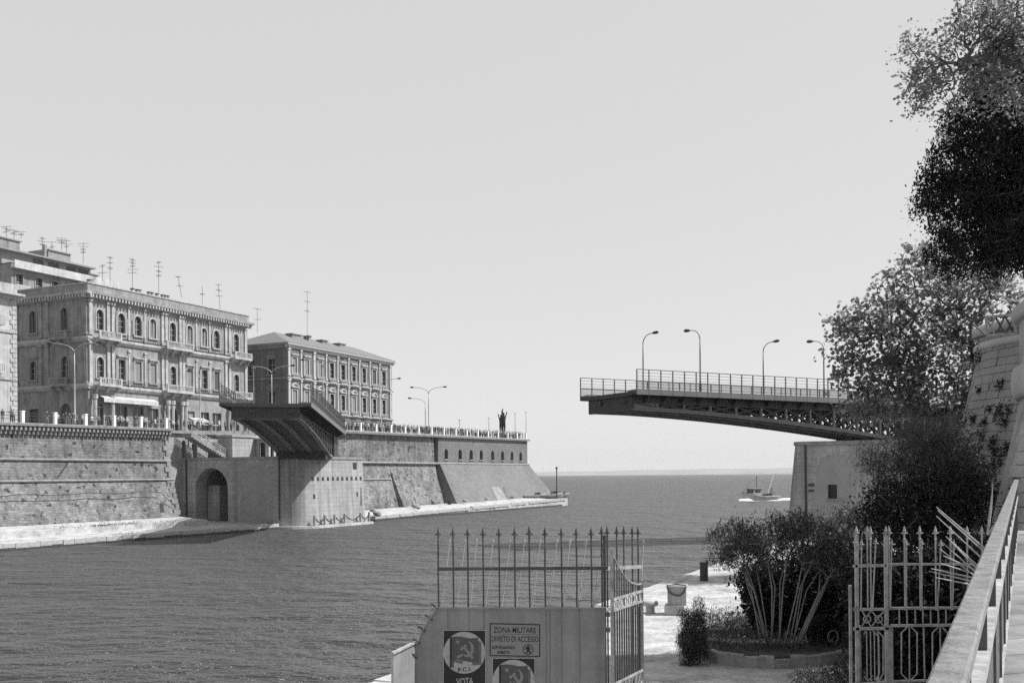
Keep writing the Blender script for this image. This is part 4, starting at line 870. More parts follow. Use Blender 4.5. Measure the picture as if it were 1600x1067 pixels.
for x0, x1, z1, ov in ((-1.2, 4.4, 44.7, .35), (9.8, 14.3, 44.5, 0), (17.6, 20.0, 42.0, .2)):
    mb = MB(f3); zb_ = 42.86 if x0 < 15 else 40.42; mb.rbox(x0, x1, -8, -3.5, zb_, z1); t_ = mb.build('stair_room', M['concrete'] if x0 > 0 else M['plaster1'], b3)
    mb = MB(f3); mb.rbox(x0-ov, x1+ov, -8.2, -3.3, z1, z1+.2); mb.build('stair_room_roof', M['concrete'], t_)
mb = MB(f3); mb.rbox(9.3, 9.8, -4.2, -3.7, 42.86, 45.3); mb.build('chimney', M['concrete'], b3)
mb = MB(f3); mb.rbox(0, 20.5, -16, 0, 40.2, 40.402); mb.build('roof', M['concrete'], b3)

# ---- television aerials
def aerial(px, py0, py1, d, k=4, lean=0, label=''):
    a = P(px, py0, d); b = P(px+lean, py1, d); o = empty('television_aerial', a, 0, label, 'aerial', 'television aerials on the palace roofs')
    mb = MB(); mb.tube([a, b], .04, 5); mb.build('mast', M['bridge_rail'], o)
    for i in range(k):
        p = a.lerp(b, .55+.43*i/max(1, k-1)); w_ = rng.uniform(.5, 1.2); an = rng.uniform(0, PI)
        dv = Vector((math.cos(an), math.sin(an), 0)); mb = MB(); mb.tube([p-dv*w_, p+dv*w_], .025, 4)
        dp = Vector((-dv.y, dv.x, 0))
        for j in range(5): q = p+dv*w_*(j-2)/2.2; mb.tube([q-dp*.4, q+dp*.4], .018, 4)
        mb.build('dipole', M['bridge_rail'], o)
AER = [(172,440,402,170,3,0),(207,452,405,172,5,0),(248,458,409,175,4,0),(284,465,432,178,2,-6),(344,485,444,183,3,-3),(316,475,447,181,1,0),
       (66,395,372,172,3,0),(81,396,378,172,2,0),(96,390,372,172,4,0),(104,396,376,172,3,0),(130,412,380,174,4,0),(10,372,354,164,3,0),(22,374,360,164,3,0),(33,372,362,164,2,0),
       (480,524,455,205,3,0),(402,520,482,196,2,0),(160,440,415,170,2,0)]
AL = ['tallest many-armed aerial left of the chimneys on the arcaded palace roof']
names = {0:'aerial at the right end of the apartment block roof',1:'tall many-armed aerial left of the chimneys on the arcaded palace roof',2:'tall aerial standing among the chimneys of the arcaded palace',3:'aerial leaning left on the arcaded palace roof',
 4:'slightly leaning aerial near the right end of the arcaded palace roof',5:'thin short aerial between two leaning ones on the palace roof',6:'leftmost aerial on the middle stair room of the apartment block',7:'low aerial in the cluster over the middle stair room',8:'tallest aerial of the cluster over the middle stair room',9:'aerial at the right edge of the middle stair room cluster',
 10:'many-armed aerial between the stair room and the right roof end of the apartment block',11:'leftmost aerial above the corner stair room of the apartment block',12:'middle aerial above the corner stair room of the apartment block',13:'right aerial above the corner stair room of the apartment block',14:'very tall thin aerial over the grey pilastered palace',15:'thin aerial at the left of the grey pilastered palace roof',16:'short aerial behind the apartment block white parapet end'}
for i, a in enumerate(AER): aerial(*a, label=names[i])
# ------------------------------------------------------------------ promenade railings
def prom_rail(s0, s1, step, name, label, zoff=0.0, t=84.7, phase=0.0):
    root = empty('promenade_railing', L((s0+s1)/2, t, ztop((s0+s1)/2)), ROTC, label, 'railing')
    pm_ = MB(); pm_.rbox(-.17, .17, -.17, .17, 0, 1.3); pm_.rbox(-.21, .21, -.21, .21, 1.3, 1.42); pme_ = pm_.mesh('post', M['white'])
    s = s0
    sp = []
    while s <= s1+.01: sp.append(s); s += step
    for s in sp: inst('post', pme_, root, L(s, t, ztop(s)), ROTC)
    for h_ in (.45, .85, 1.2):
        mb = MB(); mb.tube([L(s, t, ztop(s)+h_) for s in sp], .03, 5); mb.build('rail', M['iron'], root)
    return root
prom_rail(27.5-20, 53.0, 4.55, 'x', 'iron rail with white square posts on the near canal wall')
prom_rail(84.5, 171, 5.05, 'x', 'long iron rail with white square posts on the far bastion wall', t=84.3)
# ------------------------------------------------------------------ people
def skin_mesh(name, nodes, edges, root=0, sub=1):
    me = bpy.data.meshes.new(name+'_skel'); me.from_pydata([n[:3] for n in nodes], edges, [])
    o = bpy.data.objects.new(name+'_skel', me); COL.objects.link(o)
    sk = o.modifiers.new('s', 'SKIN'); sk.use_smooth_shade = True
    for i, n in enumerate(nodes): me.skin_vertices[0].data[i].radius = (n[3], n[4] if len(n) > 4 else n[3]); me.skin_vertices[0].data[i].use_root = (i == root)
    if sub: sb = o.modifiers.new('d', 'SUBSURF'); sb.levels = sub; sb.render_levels = sub
    dg = bpy.context.evaluated_depsgraph_get(); dg.update()
    out = bpy.data.meshes.new_from_object(o.evaluated_get(dg)); out.name = name
    bpy.data.objects.remove(o); bpy.data.meshes.remove(me); return out
def objrand(name, vals, rough=.85):
    m = bpy.data.materials.new(name); m.use_nodes = True; n = m.node_tree.nodes; l = m.node_tree.links
    oi = n.new('ShaderNodeObjectInfo'); cr = n.new('ShaderNodeValToRGB'); cr.color_ramp.interpolation = 'CONSTANT'
    while len(cr.color_ramp.elements) < len(vals): cr.color_ramp.elements.new(.5)
    for i, v in enumerate(vals): cr.color_ramp.elements[i].position = i/len(vals); cr.color_ramp.elements[i].color = (v, v, v, 1)
    l.new(oi.outputs['Random'], cr.inputs[0]); l.new(cr.outputs[0], n['Principled BSDF'].inputs['Base Color']); n['Principled BSDF'].inputs['Roughness'].default_value = rough
    return m
SKIN_ = mat('skin', .3, .6, .1, 5); HAIR = mat('hair', .03, .7, .2, 9)
SHIRTS = {'white': mat('white_shirt', .42, .85, .1, 5), 'grey': mat('grey_shirt', .15, .85, .2, 5), 'dark': mat('dark_shirt', .06, .85, .3, 5)}
TROUS = {'white': mat('dark_trousers', .07, .85, .2, 5), 'grey': mat('black_trousers', .03, .85, .2, 5), 'dark': mat('pale_trousers', .2, .85, .2, 5)}; SHOE = mat('shoe', .03, .6)
def person_mesh(pose, col):
    lx = .1
    al = {'stand': ((-.24,0,1.12,.045),(-.26,.04,.86,.035),(.24,0,1.12,.045),(.26,.04,.86,.035)),
          'lean': ((-.25,.1,1.18,.045),(-.2,.36,1.12,.035),(.25,.1,1.18,.045),(.2,.36,1.12,.035)),
          'akimbo': ((-.34,-.06,1.18,.045),(-.2,.06,1.02,.035),(.24,0,1.12,.045),(.25,.05,.86,.035)),
          'point': ((-.24,0,1.12,.045),(-.25,.05,.86,.035),(.26,.24,1.4,.045),(.27,.5,1.48,.035)),
          'walk': ((-.24,.1,1.14,.045),(-.25,.26,.92,.035),(.24,-.1,1.14,.045),(.26,-.16,.88,.035)),
          'cross': ((-.26,.08,1.18,.045),(.08,.22,1.2,.035),(.26,.08,1.16,.045),(-.08,.24,1.14,.035))}[pose]
    st = .2 if pose == 'walk' else .02; ln = .08 if pose == 'lean' else 0
    nd = [(0,0,.95,.15,.11),(0,ln*.4,1.15,.14,.1),(0,ln,1.38,.165,.105),(0,ln,1.5,.055),(0,ln+.02,1.6,.085,.1),(0,ln+.02,1.7,.07,.085),
          (-.18,ln,1.42,.06),al[0],al[1],(.18,ln,1.42,.06),al[2],al[3],
          (-lx,0,.88,.1),(-lx,st*.6,.5,.065),(-lx,st*.4,.09,.045),(-lx,st*.4+.13,.04,.035),(lx,0,.88,.1),(lx,-st*.3,.5,.065),(lx,-st*1.2,.09,.045),(lx,-st*1.2+.13,.04,.035)]
    ed = [(0,1),(1,2),(2,3),(3,4),(4,5),(2,6),(6,7),(7,8),(2,9),(9,10),(10,11),(0,12),(12,13),(13,14),(14,15),(0,16),(16,17),(17,18),(18,19)]
    me = skin_mesh('person', nd, ed, 0, 1)
    for m_ in (SHIRTS[col], TROUS[col], SKIN_, HAIR, SHOE): me.materials.append(m_)
    for p in me.polygons:
        c_ = p.center; z = c_.z; ax_ = abs(c_.x)
        if z > 1.62 or (z > 1.54 and c_.y < ln-.01): i = 3
        elif z > 1.47: i = 2
        elif z < .09: i = 4
        elif z < .97 and ax_ < .21: i = 1
        elif ax_ > .2 and z < 1.14 or (c_.y > .2 and z > .9 and pose != 'walk'): i = 2
        else: i = 0
        p.material_index = i; p.use_smooth = True
    return me
POSES = ('stand', 'lean', 'akimbo', 'point', 'walk', 'cross')
PM = {(k, c_): person_mesh(k, c_) for k in POSES for c_ in SHIRTS}
def person(pose, loc, rz, label, group=None, h_=1.0, col=None):
    col = col or ('white', 'grey', 'dark')[int(rng.integers(3))]
    o = bpy.data.objects.new('person', PM[(pose, col)]); COL.objects.link(o); o.location = loc; o.rotation_euler = (0, 0, rz); o.scale = (h_, h_, h_)
    return tag(o, label, 'person', group)
FACE = ROTC+PI                                                            # facing the canal (mesh faces +y; +y -> -v)
near = [(28.9,'stand','person standing close beside the white post at the left picture edge'),(29.6,'lean','person leaning on the rail just right of the leftmost white post'),(30.4,'cross','person with folded arms third from the left edge at the rail'),
        (31.6,'stand','person standing fourth from the left picture edge at the near rail'),(34.6,'walk','person standing alone between the first two white posts in mid stride'),(35.6,'akimbo','person with one hand on the hip just left of the lone white post'),
        (38.3,'lean','person leaning at the rail right of the second white post'),(38.9,'stand','person close together with a leaning person at the near rail'),(39.9,'point','person pointing out over the canal near the street lamp')]
for s, ps, lb in near: person(ps, L(s, 85.6+rng.uniform(0, .8), ztop(s)-.06), FACE+rng.normal()*.4, lb, None, rng.uniform(.93, 1.04))
PTXT = {'stand': 'standing upright', 'lean': 'leaning forward', 'akimbo': 'hand on hip', 'point': 'arm outstretched', 'walk': 'in mid stride', 'cross': 'arms folded'}
COMBO = [(p_, c_) for p_ in POSES for c_ in SHIRTS]
def ordn(k): return ['first', 'second', 'third', 'fourth', 'fifth', 'sixth', 'seventh', 'eighth', 'ninth', 'tenth', 'eleventh', 'twelfth', 'thirteenth', 'fourteenth', 'fifteenth', 'sixteenth', 'seventeenth', 'eighteenth'][k]
for zn, s0, s1, cnt in (('before the palace columns', 36, 44.5, 9), ('left of the pier stairs', 44.5, 53, 18), ('above the pier stairs', 53.5, 66, 18), ('above the stone block and kiosk', 66, 80, 18)):
    cs_ = [COMBO[i] for i in rng.permutation(18)[:cnt]]
    for i, (ps, cl_) in enumerate(cs_):
        s = s0+(s1-s0)*(i+rng.uniform(.1, .9))/cnt; t = 89.8+rng.uniform(0, 1.5) if s > 53 else 85.5+rng.uniform(0, 2.6)
        person(ps, L(s, t, ztop(s)-.06), FACE+rng.normal()*.5, f'onlooker in {cl_} top, {PTXT[ps]}, in the crowd {zn}', 'onlookers behind the pier stairs', rng.uniform(.92, 1.06), cl_)
for sec in range(17):
    s0 = 84.5+5.05*sec; cnt = 13; cs_ = [COMBO[i] for i in rng.permutation(18)[:cnt]]
    for i, (ps, cl_) in enumerate(cs_):
        s = s0+.3+4.4*(i+rng.uniform(0, 1))/cnt; t = 84.9+(i % 3)*.55+rng.uniform(0, .25)
        person(ps, L(s, t, ztop(s)+.003 if t < 86.1 else ztop(s)-.06), FACE+rng.normal()*.5, f'onlooker in {cl_} top, {PTXT[ps]}, after the {ordn(sec)} post of the far rail', 'onlookers along the bastion rail', rng.uniform(.93, 1.08), cl_)
# ------------------------------------------------------------------ street lamps
def lamp_head(mb, p, dirv, l_=.8):
    p = Vector(p); dirv = Vector(dirv).normalized(); q = p+dirv*l_
    mb.tube([p-dirv*.05, p+dirv*l_*.3, p+dirv*l_*.7, q], [.06, .15, .17, .05], 8)
def street_lamp(base, h_, arms, label, group, armlen=2.4, rise=.6, mt='lampgrey', r0=.11, head='iron'):
    o = empty('street_lamp', base, 0, label, 'street lamp', group); base = Vector(base)
    mb = MB(); mb.tube([base, base+Vector((0,0,.9)), base+Vector((0,0,.95)), base+Vector((0,0,h_*.62)), base+Vector((0,0,h_-rise*1.6))], [r0*1.5, r0*1.4, r0, r0*.8, r0*.6], 8); mb.build('pole', M[mt], o, smooth=True)
    for dv in arms:
        dv = Vector(dv).normalized(); a0 = base+Vector((0,0,h_-rise*1.65)); pts = []
        for k in range(8):
            f_ = k/7; pts.append(a0+dv*armlen*(1-math.cos(f_*PI/2))+Vector((0,0,rise*1.65*math.sin(f_*PI/2))))
        pts.append(pts[-1]+dv*.2+Vector((0,0,.02)))
        mb = MB(); mb.tube(pts, [r0*.6]*3+[r0*.5]*(len(pts)-3), 6); mb.build('arm', M[mt], o, smooth=True)
        mb = MB(); lamp_head(mb, pts[-1], dv+Vector((0,0,.06))); mb.build('lamp_head', M[head], o, smooth=True)
    return o
uv = Vector((UX, UY, 0)); cr_ = Vector((1, -.1, 0))
for (px, py0, py1, d, arms, al, lb) in (
    (117,665,536,128.5,(-cr_, cr_),2.7,'double armed lamp in front of the arcaded palace near the left rail'),
    (425,668,572,163,(-cr_, cr_),2.9,'double armed lamp standing behind the left bridge leaf'),
    (505,668,562,190,(-cr_, cr_),3.2,'double armed lamp before the pilastered palace, right of the bridge leaf'),
    (596,672,592,200,(cr_,),3.0,'single armed lamp at the right corner of the pilastered palace'),
    (670,678,605,207.5,(-cr_, cr_),2.8,'double armed lamp standing free against the sky left of the statue'),
    (665,678,622,206,(-cr_,),2.6,'single armed lamp close beside the free standing double lamp'),
    (313,668,580,150,(-cr_,),1.0,'thin pole with short lamp arm in front of the palace doorway columns')):
    a = P(px, py0, d); s_ = ((a.x-OX)*UX+(a.y-OY)*UY); base = Vector((a.x, a.y, ztop(s_)-.06)); top = P(px, py1, d).z
    street_lamp(base, top-base.z, arms, lb, 'lamps along the promenade', al, .75)
for px, py1, d in ((718,655,221),(764,652,233),(805,645,244),(822,643,250),(397,573,160)):
    a = P(px, 680, d); s_ = ((a.x-OX)*UX+(a.y-OY)*UY); zb_ = ztop(s_)-.06; zt_ = P(px, py1, d).z
    o = empty('flagpole', (a.x, a.y, zb_), 0, {718:'lowest slender pole on the bastion between lamp and statue',764:'slender pole just left of the statue',805:'slender pole just right of the statue',822:'slender pole at the seaward end of the bastion',397:'slender pole between the two palaces behind the bridge leaf'}[px], 'pole')
    mb = MB(); mb.tube([(a.x, a.y, zb_), (a.x, a.y, zt_)], [.09, .05], 6); mb.build('pole', M['lampgrey'], o)
    mb = MB(); mb.tube([(a.x-.35, a.y, zt_-.2), (a.x+.35, a.y, zt_-.2)], .05, 5); mb.build('crosspiece', M['lampgrey'], o)
# lamps on the two leaves
def leaf_lamp(lf, x, side, h_, lb, mt='bridge_rail'):
    m_ = wm(lf); W2 = WID/2; b = m_ @ Vector((x, side*(W2-.25), -.018*x+.16)); inw = (m_.to_3x3() @ Vector((0, -side, 0))).normalized(); along = (m_.to_3x3() @ Vector((-.35 if side < 0 else .9, 0, 0)))
    return street_lamp(b, h_, (inw*1.0+along*(.5 if side > 0 else 1.0),), lb, 'lamps on the bridge leaves', 1.05, .62, mt, .085)
def xfor(lf, px, side):
    m_ = wm(lf); best = min(np.arange(.5, 43, .1), key=lambda x: abs((lambda q: 800+F*q.x/q.y-px)(m_ @ Vector((x, side*(WID/2-.25), 0))))); return float(best)
for px, sd, py1, lb in ((1006,1,525,'lamp nearest the tip of the right bridge leaf, arm pointing right'),(1096,-1,517,'tallest lamp on the right bridge leaf, arm pointing left'),(1194,1,538,'third lamp on the right bridge leaf, arm pointing right'),(1289,-1,534,'lamp on the right bridge leaf half hidden by the leafy tree')):
    x = xfor(leaf, px, sd); b = wm(leaf) @ Vector((x, sd*(WID/2-.25), -.018*x)); hh = P(px, py1, b.y).z-b.z; leaf_lamp(leaf, x, sd, hh, lb)
# ------------------------------------------------------------------ statue on the bastion: a plain pair of figures with raised arms
sb = P(785, 690, 243); ss_ = (sb.x-OX)*UX+(sb.y-OY)*UY; zb_ = ztop(ss_)-.06
st = empty('statue', (sb.x, sb.y+1, zb_), 0, 'dark bronze statue of two figures raising their arms on the bastion', 'statue')
mb = MB(lambda p: (sb.x+p[0], sb.y+1+p[1], zb_+p[2])); mb.rbox(-1.4,1.4,-1.0,1.0,0,.9); mb.rbox(-1.15,1.15,-.8,.8,.9,1.7); mb.build('plinth', M['concrete'], st)
nd = [(0,0,1.6,.34),(0,0,2.2,.36),(0,0,2.9,.4),(0,0,3.25,.16),(0,0,3.55,.25),(0,0,3.8,.2),(-.42,0,2.95,.16),(-.6,.1,3.4,.13),(-.75,.1,3.95,.12),(.42,0,2.95,.16),(.3,.1,3.6,.14),(.2,.1,4.6,.12),
      (-.22,0,1.45,.26),(-.22,.05,.8,.2),(-.22,0,.1,.15),(.22,0,1.45,.26),(.22,.05,.8,.2),(.22,0,.1,.15)]
ed = [(0,1),(1,2),(2,3),(3,4),(4,5),(2,6),(6,7),(7,8),(2,9),(9,10),(10,11),(0,12),(12,13),(13,14),(0,15),(15,16),(16,17)]
sm_ = skin_mesh('figure', nd, ed, 0, 1); sm_.materials.append(M['bronze'])
for dx, sc_, mir in ((-.32, 1.1, 1), (.34, 1.22, -1)):
    o = inst('figure', sm_, st, (sb.x+dx, sb.y+1, zb_+1.65), 0); o.scale = (mir*sc_*.85, sc_*.85, sc_*1.04)
# ------------------------------------------------------------------ boats
def boat(loc, rz, ln, label, name='fishing_boat', mast=True, group=None, hm_='wood'):
    o = empty(name, loc, rz, label, 'boat', group); Mx = Matrix.Translation(Vector(loc)) @ Matrix.Rotation(rz, 4, 'Z'); X = lambda p: Mx @ Vector(p)
    k = ln/12; mb = MB(X); rings = []
    for f_, wd, sh, kl in ((0,.75,1.0,.2),(.15,.95,.95,-.3),(.45,1.0,1.0,-.4),(.7,.9,1.3,-.4),(.88,.5,1.75,-.2),(1.0,.04,2.2,.6)):
        x = (-.5+f_)*ln; b = 1.9*wd*k; rings.append([(x,-b,sh*k),(x,-b*.85,.25*k),(x,-b*.15,kl*k),(x,b*.15,kl*k),(x,b*.85,.25*k),(x,b,sh*k),(x,b*.9,sh*k-.12*k),(x,-b*.9,sh*k-.12*k)])
    mb.loft(rings); mb.build('hull', M[hm_], o, smooth=False)
    mb = MB(X); mb.loft([[((-.5+f_)*ln, s_*1.93*wd*k, sh*k+z) for s_, z in ((-1,-.12),(-1,.12),(1,.12),(1,-.12))] for f_, wd, sh in ((0,.75,1.0),(.45,1.0,1.0),(.7,.9,1.3),(.88,.5,1.75),(1,.05,2.2))]); mb.build('gunwale', M['white_plaster'], o)
    mb = MB(X); mb.rbox(.3*k,3.2*k,-1.1*k,1.1*k,1.05*k,2.9*k); mb.rbox(.1*k,3.5*k,-1.3*k,1.3*k,2.9*k,3.05*k); c_ = mb.build('cabin', M['concrete'], o)
    for yy in (-.75, 0, .75): mb = MB(X); mb.rbox(3.21*k,3.24*k,(yy-.28)*k,(yy+.28)*k,2.0*k,2.65*k); mb.build('window', M['glass'], c_)
    for sg in (-1, 1): mb = MB(X); mb.rbox(.8*k,2.7*k,min(sg*1.11,sg*1.13)*k,max(sg*1.11,sg*1.13)*k,2.0*k,2.6*k); mb.build('window', M['glass'], c_)
    if mast:
        mb = MB(X); mb.tube([(1.0*k,0,3*k),(1.0*k,0,6.0*k)], .08, 6); mb.build('mast', M['iron'], o)
        mb = MB(X); mb.tube([(-4.2*k,0,1*k),(-4.2*k,0,3.2*k)], .08, 6); mb.tube([(-4.2*k,-1.2*k,1*k),(-4.2*k,0,3.2*k),(-4.2*k,1.2*k,1*k)], .05, 5); mb.build('gantry', M['iron'], o)
        mb = MB(X); mb.tube([(-2.6*k,0,1.2*k),(-4.6*k,.2,6.2*k)], .07, 6); mb.build('boom', M['white'], o)
        mb = MB(X); mb.tube([(1.0*k,0,6*k),(5.6*k,0,2.2*k)], .025, 4); mb.tube([(1.0*k,0,6*k),(-5.5*k,0,1.2*k)], .025, 4); mb.build('rigging', M['iron'], o)
        for x in (-1.5,-2.5,-3.4): mb = MB(X); mb.rbox((x-.35)*k,(x+.35)*k,-.6*k,.7*k,.9*k,(1.5+.3*rng.uniform())*k); mb.build('deck_gear', M['iron'], o)
    return o
bp_ = P(1187, 780, 262); bp_.z = 0
boat((bp_.x, bp_.y, .1), R(212), 12.5, 'small fishing boat under way with a bow wave right of the channel', hm_='boat_pale')
mb = MB(); ctr = Vector((bp_.x, bp_.y, 0)); dv = Vector((math.cos(R(212)), math.sin(R(212)), 0)); nv = Vector((-dv.y, dv.x, 0))
vs = []; fs = []
def strip(pts, wd, hgt):
    rings = []
    for i, p in enumerate(pts):
        w_ = wd[i]; h_ = hgt[i]*(1+.3*rng.normal()*.5); rings.append([p-nv*w_, p-nv*w_*.4+Vector((0,0,h_)), p+nv*w_*.5+Vector((0,0,h_*.9)), p+nv*w_, p+Vector((0,0,-.1))])
    mb.loft(rings)
strip([ctr+dv*x+nv*1.2*max(0,(7-x)/10) for x in (7.5, 6.5, 5, 3, 0, -3, -6)], [.4,1.0,1.3,1.0,.8,.6,.3], [.2,.6,.8,.4,.25,.2,.1])
strip([ctr+dv*x-nv*1.6*max(0,(7-x)/8) for x in (7.5, 6.5, 5, 2, -1, -4, -8)], [.4,1.0,1.3,1.0,.8,.6,.3], [.2,.6,.8,.4,.25,.2,.1])
strip([ctr+dv*x for x in (-6, -8, -12, -17, -24, -32, -40)], [.8,1.5,1.8,1.6,1.4,1.1,.3], [.25,.45,.4,.3,.25,.2,.05])
tag(mb.build('wake', M['foam'], fix=True, smooth=True), kind='stuff')
mpos = [(160,77.5,5,'low dark boat drawn up nearest the battered bastion end'),(162.5,74.6,6,'middle small boat drawn up on the far quay tip'),(165.6,73.8,5,'outermost small boat drawn up on the far quay tip')]
for s_, t_, ln, lb in mpos:
    a = L(s_, t_); boat((a[0], a[1], zq(s_)+.25), R(rng.uniform(-30, 30)), ln, lb, 'rowing_boat', mast=False)
a = P(870, 774, 232); o = empty('beacon_mast', (a.x, a.y, 1.7), 0, 'tall thin beacon mast at the tip of the far quay', 'mast')
mb = MB(); mb.tube([(a.x, a.y, 1.7), (a.x, a.y, P(870, 729, 232).z)], .12, 6); mb.build('pole', M['iron'], o); mb = MB(); mb.lathe((a.x, a.y, P(870,729,232).z-.6), [(.05,0),(.25,.1),(.25,.45),(.05,.6)], 8); mb.build('lantern', M['iron'], o)
def boulder(px, py, d, r_, lb):
    a = P(px, py, d); me = bpy.data.meshes.new('boulder'); bm = bmesh.new(); bmesh.ops.create_icosphere(bm, subdivisions=2, radius=r_)
    for v in bm.verts: v.co *= rng.uniform(.75, 1.1); v.co.z *= .6
    bm.to_mesh(me); bm.free(); me.materials.append(M['trimstone']); o = bpy.data.objects.new('boulder', me); COL.objects.link(o); o.location = (a.x, a.y, a.z); tag(o, lb, 'rock')
for px, py, d, r_, lb in ((590,802,162,.8,'dark boulder at the quay edge beside the pier'),(648,790,184,.7,'boulder on the far quay before the ribbed wall'),(653,793,180,.5,'smaller boulder just beside another on the far quay'),(726,782,203,.5,'flat stone by the battered bastion foot'),(760,779,212,.5,'stone lying right of the pale wall patch'),(801,776,222,.7,'stone heap on the outer quay'),(583,797,166,.6,'grey boulder nearest the lit pier end')):
    boulder(px, py, d, r_, lb)
a = P(702.5, 790, 200); mb = MB(); mb.lathe(a, [(.5,0),(.4,.2),(.35,.8),(.5,.95),(.5,1.15),(.1,1.25)], 10); tag(mb.build('bollard', M['iron'], loc=tuple(a)), 'black mooring bollard on the far quay below the bastion', 'bollard')
# ------------------------------------------------------------------ right quay furniture
a = P(1100, 905, 59); a.z = 1.0; mb = MB(); mb.lathe(a, [(.26,0),(.24,.04),(.23,1.0),(.25,1.02),(.25,1.08),(.08,1.1)], 14); tag(mb.build('bollard', M['iron'], loc=tuple(a), smooth=False), 'upright dark cylindrical bollard near the quay edge', 'bollard')
a = P(1016, 957, 45.5); a.z = 1.0; mb = MB(); mb.lathe(a, [(.26,0),(.2,.06),(.19,.3),(.34,.36),(.37,.46),(.3,.56),(.12,.61)], 14); tag(mb.build('mooring_bollard', M['quay'], loc=tuple(a), smooth=True), 'squat white mushroom-headed mooring bollard beside the gate leaf', 'bollard')
a = P(1056, 958, 45); a.z = 1.02; o = empty('stone_block', a, ROTC, 'square white stone block on a wider base with a chain hung over it', 'stone block')
X = lambda p: tuple(Matrix.Translation(a) @ Matrix.Rotation(R(-12), 4, 'Z') @ Vector(p))
mb = MB(X); mb.rbox(-.47,.33,-.45,.5,0,.42); mb.build('base_stone', M['quay'], o); mb = MB(X); mb.rbox(-.34,.46,-.3,.5,.42,1.2); mb.build('upper_stone', M['trim1'], o); mb = MB(X); mb.rbox(-.37,.5,-.33,.53,1.2,1.28); mb.build('cap_stone', M['quay'], o)
mb = MB(X); mb.tube([(-.36,-.345,1.27),(-.3,-.36,1.05),(-.1,-.37,.9),(.15,-.37,.86),(.36,-.36,1.0),(.44,-.35,1.2),(.46,-.2,1.3),(.0,.0,1.31),(-.36,-.34,1.29)], .035, 5); mb.build('chain', M['iron'], o)
# planter
pl = empty('planter', P(1200, 1010, 36), 0, 'low curved stone planter full of bushes and ground cover', 'planter')
edge = [P(px, py, d) for px, py, d in ((1072,1005,37.5),(1080,1024,35.6),(1095,1032,34.0),(1120,1038,33.0),(1160,1042,32.4),(1210,1045,32.1),(1260,1045,32.2),(1310,1044,32.8),(1345,1040,33.5))]
edge = [Vector((p.x, p.y, 1.0)) for p in edge]; cen = Vector((10.5, 40, 1.0))
for i in range(len(edge)-1):
    a, b = edge[i], edge[i+1]
    n_ = 2
    for j in range(n_):
        p, q = a.lerp(b, j/n_+.004), a.lerp(b, (j+1)/n_-.004); ip = (cen-p).normalized()*.38; iq = (cen-q).normalized()*.38; zt_ = 1.4+rng.normal()*.03
        mb = MB(); mb.prism([(p.x,p.y,.9),(q.x,q.y,.9),(q.x+iq.x,q.y+iq.y,.9),(p.x+ip.x,p.y+ip.y,.9)], (0,0,zt_-.9)); mb.build('kerb_stone', M['trimstone'], pl)
poly = [(e.x+(cen-e).normalized().x*.3, e.y+(cen-e).normalized().y*.3) for e in edge]+[(15.5, 37), (15.5, 42), (10, 42.5), (8.2, 40)]
mb = MB(); mb.prism([(x, y, .9) for x, y in poly], (0,0,.5)); mb.build('soil', M['soil'], pl)
a = P(1293, 990, 34.6); o = empty('cable_drum', (a.x, a.y, 1.4), R(-14), 'round black drum lying on its side among the bushes, thin pale ring on its end', 'drum')
X = lambda p: tuple(Matrix.Translation(a) @ Matrix.Rotation(R(14), 4, 'Z') @ Vector(p)); mb = MB(lambda p: X((p[0], p[2], p[1]))); mb.lathe((0,0,-.4), [(.2,0),(.62,.02),(.68,.1),(.68,.6),(.62,.7),(.2,.72)], 24); mb.build('drum_body', M['black'], o, smooth=False)
mb = MB(X); mb.tube([(-.05+.2*math.cos(2*PI*k/20), -.425, -.02+.2*math.sin(2*PI*k/20)) for k in range(21)], .014, 5); mb.build('ring', M['trim1'], o)
# ------------------------------------------------------------------ castle towers on the right
def tower(name, label, cx_, cy_, prof, th0, th1, course, blen, z0, z1, bands, nmax=290, bm='castle_block'):
    root = empty(name, (cx_, cy_, 1.0), 0, label, 'tower')
    rz = [(r, z) for r, z in prof]; rad = lambda z: interp(z, [z for r, z in rz], [r for r, z in rz])
    mb = MB(); mb.lathe((cx_, cy_, 0), [(r-.12, z) for r, z in rz], 64); mb.build('core', M['castle'] if bm == 'castle_block' else M['castle_pale_lit'], root)
    n = 0; z = z0
    while z < z1 and n < nmax:
        hh = course*rng.uniform(.85, 1.15); th = th0+rng.uniform(0, blen/rad(z))
        while th < th1 and n < nmax:
            w_ = blen*rng.uniform(.6, 1.4)/rad(z); pr = rng.uniform(-.02, .035); g = .012
            if rng.uniform() > .04:
                vs = []
                for zz in (z+g, z+hh-g):
                    for rr in (-.2, pr):
                        for tt in (th+g/rad(z), th+w_-g/rad(z)): vs.append((cx_+(rad(zz)+rr)*math.cos(tt), cy_+(rad(zz)+rr)*math.sin(tt), zz))
                mb = MB(); mb.add(vs, [(0,1,3,2),(4,6,7,5),(0,4,5,1),(2,3,7,6),(0,2,6,4),(1,5,7,3)]); mb.build('stone', M[bm], root); n += 1
            th += w_
        z += hh
    for zc, hh, out in bands:
        k = 8; mb = MB(); r0 = rad(zc); prof_ = [(r0-.3, zc-hh/2)]+[(r0+out*math.sin(PI*i/k), zc-hh/2*math.cos(PI*i/k)) for i in range(k+1)]+[(r0-.3, zc+hh/2)]
        mb.lathe((cx_, cy_, 0), prof_, 72); mb.build('string_course', M['castle_trim'], root, smooth=True)
    return root
